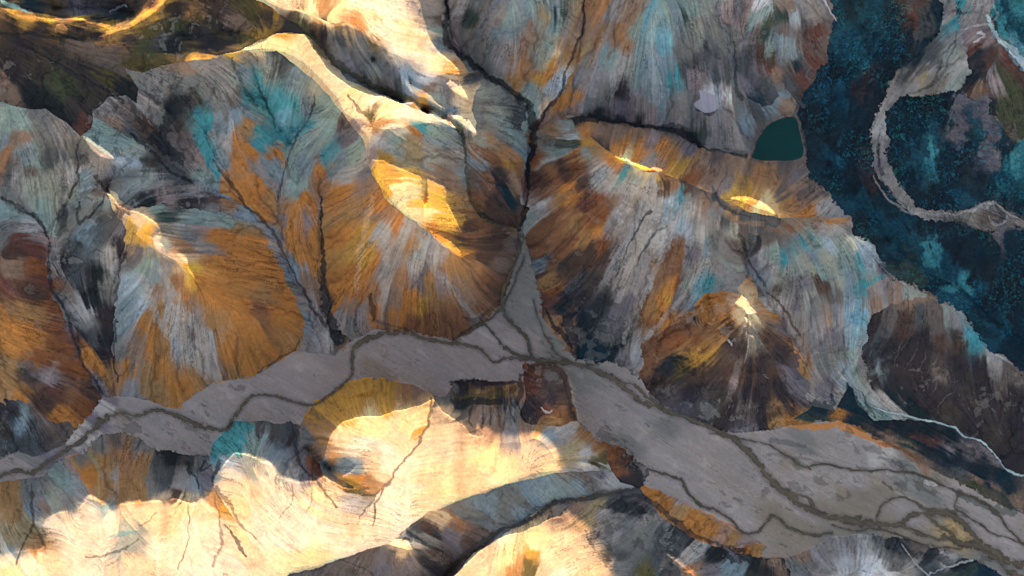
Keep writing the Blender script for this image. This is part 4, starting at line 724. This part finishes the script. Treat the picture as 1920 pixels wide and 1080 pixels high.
    # strokes
    wsx, wsy = fbm(X, Y, 16, 51, 3)*5, fbm(X, Y, 16, 52, 3)*5
    rough = fbm(X, Y, 7, 55, 3)
    for ln in STK.strip().split('\n'):
        hd, body = ln.split(':'); c, s = hd.split(','); Q = pts(body); Q = Q[Q[:, 2] >= 0]
        Q = spline(Q); mx = Q[:, 2].max(); wk = .15 if c in 'WLe' and mx < 1.3 else 1; D, W = line_dist(Q, X+wsx*wk, Y+wsy*wk, mx*2+8)
        k = np.clip((W*(1.15+rough*.9)-D)/(1.2+W*.35)+.5, 0, 1)*float(s); k = k[..., None]
        col = col*(1-k)+k*lin(PAL[c]).astype(np.float32)
    # fibres and mottling
    fibre = np.where(isp, .04, np.clip(.11+.12*fbm(X, Y, 70, 88, 3), .03, .2))*np.where(S(lit.astype(np.float32)) > .5, .6, 1)
    lava = np.isin(land, [i for i, r in enumerate(REG) if r[0] in ('lava_field', 'marsh')])
    mott = fbm(X, Y, 22, 91, 5, .6); fine = fbm(X, Y, 5, 95, 3)
    fibre = np.where(lava, .03, fibre); calm = np.isin(land, [i for i, r in enumerate(REG) if 'great teal' in r[1] or 'largest' in r[1] or 'broad orange' in r[1]])
    k = np.exp(fibre*(L1*.7+L2*.55+L3*.2)+np.where(isp, .08, np.where(calm, .14, .26))*mott+np.where(isp, .03, .12)*fine)*np.where(isp, 1, .93)
    col = col*k[..., None]
    # thin dark rills cut along the fall lines
    rill = np.clip((np.abs(L2+.25*fbm(X, Y, 9, 210, 3))-.12)*-6+1, 0, 1)*np.clip(fbm(X, Y, 48, 212, 4)*2.2+.35, 0, 1)*np.where(isp | lava, 0, .42)
    rill2 = np.clip((L1-1.25)*1.2, 0, 1)*np.where(isp | lava, 0, .25)
    col = col*(1-rill[..., None])*(1-rill2[..., None]*.8)
    # warm / cool drift between streaks
    dr = (L3*.6+fbm(X, Y, 60, 99)*1.5)*np.where(isp, .02, .05)
    col = col*np.exp(np.stack([dr, dr*0, -dr*1.3], -1))
    # black scabs of scree broken by the streaks
    inl0 = S(lit.astype(np.float32)) > .5
    rough_ = np.isin(land, [i for i, r in enumerate(REG) if r[0] in ('moorland', 'rocky_hill', 'rock_outcrop') or 'rocky' in r[1] or 'slate' in r[1]])
    free = np.where(isp | lava, 0., np.where(inl0, .2, np.where(rough_, 1., np.where(calm, .3, .55))))
    qx = X+(-VY)*L3*6+wx*2.2; qy = Y+VX*L3*6+wy*2.2
    sc = fbm(qx, qy, 30, 120, 6, .66)+L2*.04
    kk = (np.clip((sc-.25)*11, 0, 1)*.55*free)[..., None]; col = col*(1-kk)+kk*col*.36
    sc = fbm(qx, qy, 11, 125, 4, .68)+fbm(X, Y, 60, 126, 3)*.7
    kk = (np.clip((sc-.42)*9, 0, 1)*.6*free)[..., None]; col = col*(1-kk)+kk*col*.35
    sc = fbm(qx, qy, 14, 127, 4, .68)+fbm(X, Y, 70, 128, 3)*.7
    kk = (np.clip((sc-.45)*8, 0, 1)*.5*free)[..., None]; col = col*(1-kk)+kk*(col*.6+.13)
    # bedding seams: thin contour-like dark and light lines in the bare rock
    bd = np.abs(fbm(qx, qy, 24, 131, 4, .6)); kk = (np.clip(1-bd*22, 0, 1)*np.clip(fbm(X, Y, 90, 132, 3)*3+.35, 0, 1)*.38*free)[..., None]
    col = col*(1-kk)
    # faint washes and old channel lines on the gravel plain
    ql = X*.5-Y*.87; qm = X*.87+Y*.5
    wl = np.abs(fbm(qm/3.2+wx, ql+wy, 17, 401, 4, .6)); kk = (np.clip(1-wl*16, 0, 1)*np.clip(fbm(X, Y, 80, 403, 3)*3+.3, 0, 1)*.22*isp)[..., None]
    col = col*(1-kk)*np.exp(.16*fbm(qm/2.5, ql, 30, 405, 5, .6)*isp)[..., None]*np.where(isp[..., None], np.array((1.06, .985, .93), np.float32), 1)
    kk = (np.clip((fbm(qm/2.+wx, ql+wy, 14, 407, 5, .65)+fbm(X, Y, 90, 408, 2)*.5-.36)*7, 0, 1)*.34*isp)[..., None]; col = col*(1-kk)
    kk = (np.clip((fbm(qm/2.2+wx, ql+wy, 20, 417, 5, .65)-.2)*6, 0, 1)*.16*isp)[..., None]; col = col*(1+kk)
    col = col*np.exp(.07*fbm(X, Y, 4, 419, 2)*isp)[..., None]
    # hillsides are a little duller than the pure minerals, sunlit ground painted brighter
    gr = col.mean(-1, keepdims=True); sat = np.where(isp, 1, np.where(inl0, .95, .93))[..., None]; col = (gr+(col-gr)*sat)*np.where(isp, 1.1, np.where(inl0, 1, .99))[..., None]
    mo = (land == 0) & ~inl0; col = np.where(mo[..., None], col*.74, col)      # dark heath of the moorland, sunlit rims kept paler in the colour
    # drainage gullies
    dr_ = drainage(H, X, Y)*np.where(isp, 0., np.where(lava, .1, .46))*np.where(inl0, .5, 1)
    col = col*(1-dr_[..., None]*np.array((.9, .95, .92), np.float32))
    # moss tufts of the lava field
    tw = fbm(X, Y, 18, 136, 4, .6)*16; tv = fbm(X, Y, 18, 137, 4, .6)*16
    t1 = 1-np.abs(fbm(X+tw, Y+tv, 11, 130, 4, .7))*5.5; t2 = fbm(X-tv, Y+tw, 5, 134, 3, .7)
    tuft = np.clip(t1*.9+t2*1.1-.25, 0, 1)*np.clip(fbm(X, Y, 70, 133, 4)*3.2+.42, 0, 1)
    hue = np.clip(fbm(X, Y, 40, 138, 2)+.5, 0, 1)[..., None]
    tc = lin((26, 92, 126)).astype(np.float32)*hue+lin((34, 102, 108)).astype(np.float32)*(1-hue)
    col = np.where(lava[..., None], col*(.8+.35*np.clip(t2, -1, 1)[..., None]), col)
    kk = (tuft*np.where(lava & (lab >= 0) & (land == [i for i, r in enumerate(REG) if r[0] == 'lava_field'][0]), .6, .0))[..., None]
    col = col*(1-kk)+kk*tc
    col = np.clip(col+.5*(col-np.stack([blur(col[..., i], 1.7) for i in range(3)], -1)), .004, 1)   # crisp grain
    # detail relief
    lm = np.clip(dl/26, 0.05, 1)
    rel = (L1*.12+L2*.6+L3*1.1)*.55+fbm(X, Y, 60, 140, 5, .55)*3.2+fbm(X, Y, 8, 150, 3)*.35
    inl = S(lit.astype(np.float32)) > .5
    e = np.where(isp, .12, np.where(inl, .24, lm))*rel
    slope_ok = np.clip(sl*9, .25, 1); e = e*np.where(inl, 1, slope_ok)
    e = e+np.where(lav0, np.clip(tuft, 0, 1)*2.2+fbm(X, Y, 46, 233, 5, .6)*11, 0)-dr_*3.2*(~inl)*np.clip(dl/26, .08, 1)
    h2 = h+e; h2 = np.where(~inl & (Y > CREST_Y+4), np.minimum(h2, lid+.2), h2)
    # the rock stack is a dome with steep sides
    q = ((X-1028)/47)**2+((Y-742)/60)**2; h2 = np.where(q < 1.25, np.maximum(h2, np.minimum(86*np.sqrt(np.clip(1.12-q, 0, 1)), lid)+fbm(X, Y, 14, 240, 3)*2.5), h2)
    # land beyond the photographed ground
    o_ = np.clip((np.maximum(np.maximum(-X-20, X-1940), np.maximum(-Y-15, Y-1095)))/60, 0, 1)[..., None]
    n1 = np.clip(fbm(X, Y, 90, 241, 5)*1.8+.5, 0, 1)[..., None]; n2 = np.clip(fbm(X, Y, 45, 243, 5)*3, 0, 1)[..., None]
    oc = lin(PAL['g'])*n1+lin(PAL['S'])*(1-n1); oc = oc*(1-n2)+lin(PAL['o'])*n2
    col = col*(1-o_)+o_*oc.astype(np.float32)
    # water courses
    wat = np.zeros(X.shape, np.int32); EDG = np.zeros(X.shape, np.float32); wv = fbm(X, Y, 16, 160, 4)*3.4; wv2 = fbm(X, Y, 16, 163, 4)*3.4
    wj = fbm(X, Y, 8, 170, 3, .7)
    for i, (nm, lb, ct, kind, s) in enumerate(WAT):
        Q = pts(s)
        if kind == 'poly': m = inpoly(spline(np.vstack([Q, Q[:1]]), 4.), X+wx*.4, Y+wy*.4)
        else:
            Q = spline(Q); D, W = line_dist(Q, X+wv, Y+wv2, 26); m = D < W*(.7+wj*.85)+.25; edge = np.clip((D-W*.25)/(W*.4+.5), 0, 1)
            bank = np.clip(1-(D-W)/5, 0, 1)*(~m); col = col*(1-.28*bank[..., None])
        if nm == 'snow_patch': m = m
        wat[m & (wat == 0)] = i+1
        if kind == 'line': EDG = np.where(m, edge, EDG)
    WC = {'stream': (78, 69, 56), 'lake': (5, 46, 44), 'snow_patch': (138, 140, 158), 'mountain_stream': (142, 162, 172)}
    for i, w in enumerate(WAT):
        m = wat == i+1; c = lin(WC[w[0]]).astype(np.float32)
        if w[2] == 'stream' and 'gully' in w[1]: c = c*.42
        if w[2] == 'stream' and 'thin' in w[1]: c = c*.8
        v = np.exp(.16*L1+.25*fbm(X, Y, 18, 180, 3)) if 'stream' in w[0] else np.exp(.05*fbm(X, Y, 20, 180, 3))
        if w[0] == 'lake': h2[m] = 73.5
        elif 'stream' in w[0]: h2 = np.where(m, h2-.5, h2)
        v = v*(1-.38*EDG if w[0] == 'stream' else 1); col[m] = c*v[m][:, None]
    return dict(gx=gx, gy=gy, X=X, Y=Y, h=h2, col=col, land=land, wat=wat, lit=inl, VX=VX, VY=VY, macro=h)
# ------------------------------------------------------------------ materials
def ground_mat(name, rough, bump, scale, spec=.25, colmix=.10):
    m = bpy.data.materials.new(name); m.use_nodes = True; n = m.node_tree.nodes; l = m.node_tree.links
    p = n['Principled BSDF']; p.inputs['Roughness'].default_value = rough; p.inputs['Specular IOR Level'].default_value = spec
    a = n.new('ShaderNodeVertexColor'); a.layer_name = 'mineral'
    tc = n.new('ShaderNodeTexCoord')
    no = n.new('ShaderNodeTexNoise'); no.inputs['Scale'].default_value = scale; no.inputs['Detail'].default_value = 6; no.inputs['Roughness'].default_value = .62
    l.new(tc.outputs['Object'], no.inputs['Vector'])
    mr = n.new('ShaderNodeMapRange'); mr.inputs['From Min'].default_value = .25; mr.inputs['From Max'].default_value = .75
    mr.inputs['To Min'].default_value = 1-colmix; mr.inputs['To Max'].default_value = 1+colmix; l.new(no.outputs['Fac'], mr.inputs['Value'])
    mu = n.new('ShaderNodeVectorMath'); mu.operation = 'SCALE'; l.new(a.outputs['Color'], mu.inputs[0]); l.new(mr.outputs[0], mu.inputs['Scale'])
    l.new(mu.outputs[0], p.inputs['Base Color'])
    if bump:
        b = n.new('ShaderNodeBump'); b.inputs['Strength'].default_value = bump; b.inputs['Distance'].default_value = 1.2
        l.new(no.outputs['Fac'], b.inputs['Height']); l.new(b.outputs[0], p.inputs['Normal'])
    return m
M = {'earth': ground_mat('mineral_earth', .95, .5, .18), 'gravel': ground_mat('river_gravel', .95, .2, .12, colmix=.05),
     'moss': ground_mat('mossy_lava', .95, .9, .25, colmix=.3), 'rock': ground_mat('bare_rock', .85, .9, .22, colmix=.2),
     'silt': ground_mat('silty_water', .5, .1, .2, .3, .06), 'water': ground_mat('deep_water', .25, .02, .05, .25, .12),
     'snow': ground_mat('old_snow', .8, .2, .1, .2, .05)}
MAT = {'river_plain': 'gravel', 'gravel_bed': 'gravel', 'lava_field': 'moss', 'marsh': 'moss', 'rock_outcrop': 'rock', 'rocky_hill': 'rock',
       'stream': 'silt', 'mountain_stream': 'silt', 'lake': 'water', 'pool': 'water', 'snow_patch': 'snow'}
# ------------------------------------------------------------------ the sheet, cut along the land borders into one object per landform
R = terrain(STEP)
X, Y, h, land, wat = R['X'], R['Y'], R['h'], R['land'], R['wat']
ny, nx = X.shape
pers = (DIST-h)/DIST
co3 = np.stack([(X-960)*pers, -(Y-540)*pers, h], -1).reshape(-1, 3).astype(np.float32)
gain = np.array(GAIN, np.float32)
C4 = np.ones((ny*nx, 4), np.float32); C4[:, :3] = np.clip(R['col'].reshape(-1, 3)*gain, .004, .8)
P3 = co3.reshape(ny, nx, 3)
du = np.zeros_like(P3); dv = np.zeros_like(P3)
du[:, 1:-1] = P3[:, 2:]-P3[:, :-2]; du[:, 0] = P3[:, 1]-P3[:, 0]; du[:, -1] = P3[:, -1]-P3[:, -2]
dv[1:-1] = P3[:-2]-P3[2:]; dv[0] = P3[0]-P3[1]; dv[-1] = P3[-2]-P3[-1]
NR = np.cross(du, dv).reshape(-1, 3); NR /= np.linalg.norm(NR, axis=1)[:, None]
idx = np.arange(ny*nx).reshape(ny, nx)
a = idx[:-1, :-1]; b = idx[1:, :-1]; c = idx[1:, 1:]; d = idx[:-1, 1:]
quads = np.stack([a, b, c, d], -1).reshape(-1, 4)
fid = np.where(wat[:-1, :-1] > 0, 1000+wat[:-1, :-1], land[:-1, :-1])
inner = ((Y[:-1, :-1] > -25) & (Y[:-1, :-1] < 1105) & (X[:-1, :-1] > -35) & (X[:-1, :-1] < 1955))
fid = np.where(inner, fid, np.where(Y[:-1, :-1] < -25, 900, 901)).reshape(-1)
def build(name, label, cat, q, mat, group=None, kind='structure'):
    u, inv = np.unique(q.reshape(-1), return_inverse=True)
    me = bpy.data.meshes.new(name); nf = len(q)
    me.vertices.add(len(u)); me.vertices.foreach_set('co', co3[u].reshape(-1))
    me.loops.add(nf*4); me.loops.foreach_set('vertex_index', inv.astype(np.int32).reshape(-1))
    me.polygons.add(nf); me.polygons.foreach_set('loop_start', np.arange(0, nf*4, 4, dtype=np.int32))
    me.update(calc_edges=True)
    me.polygons.foreach_set('use_smooth', np.ones(nf, bool))
    at = me.color_attributes.new('mineral', 'FLOAT_COLOR', 'POINT'); at.data.foreach_set('color', C4[u].reshape(-1))
    me.normals_split_custom_set_from_vertices(NR[u].tolist())
    me.materials.append(mat); me.update()
    o = bpy.data.objects.new(name, me); col_.objects.link(o)
    o['label'] = label; o['category'] = cat
    if kind: o['kind'] = kind
    if group: o['group'] = group
    return o
GRP = {'hill': 'mineral coloured hills above the river plain', 'stream': 'braided channels of the river plain', 'rock_outcrop': 'brown rock outcrops beside the plain',
       'mountain_stream': 'pale mountain streams', 'ridge': 'crests with sunlit edges'}
order = np.argsort(fid, kind='stable'); fs = fid[order]; cuts = np.flatnonzero(np.diff(fs))+1
for grp in np.split(order, cuts):
    f = int(fid[grp[0]]); q = quads[grp]
    if f >= 1000: nm, lb, ct = WAT[f-1001][:3]
    elif f == 900: nm, lb, ct = 'mountain', 'added unseen mountain beyond the top edge, shaped to shade the valley', 'mountain'
    elif f == 901: nm, lb, ct = 'terrain', 'rough ground running on around the valley', 'ground'
    else: nm, lb, ct = REG[f][:3]
    build(nm, lb, ct, q, M[MAT.get(nm, 'earth')], GRP.get(nm), None if nm in ('rock_outcrop', 'snow_patch') else 'structure')
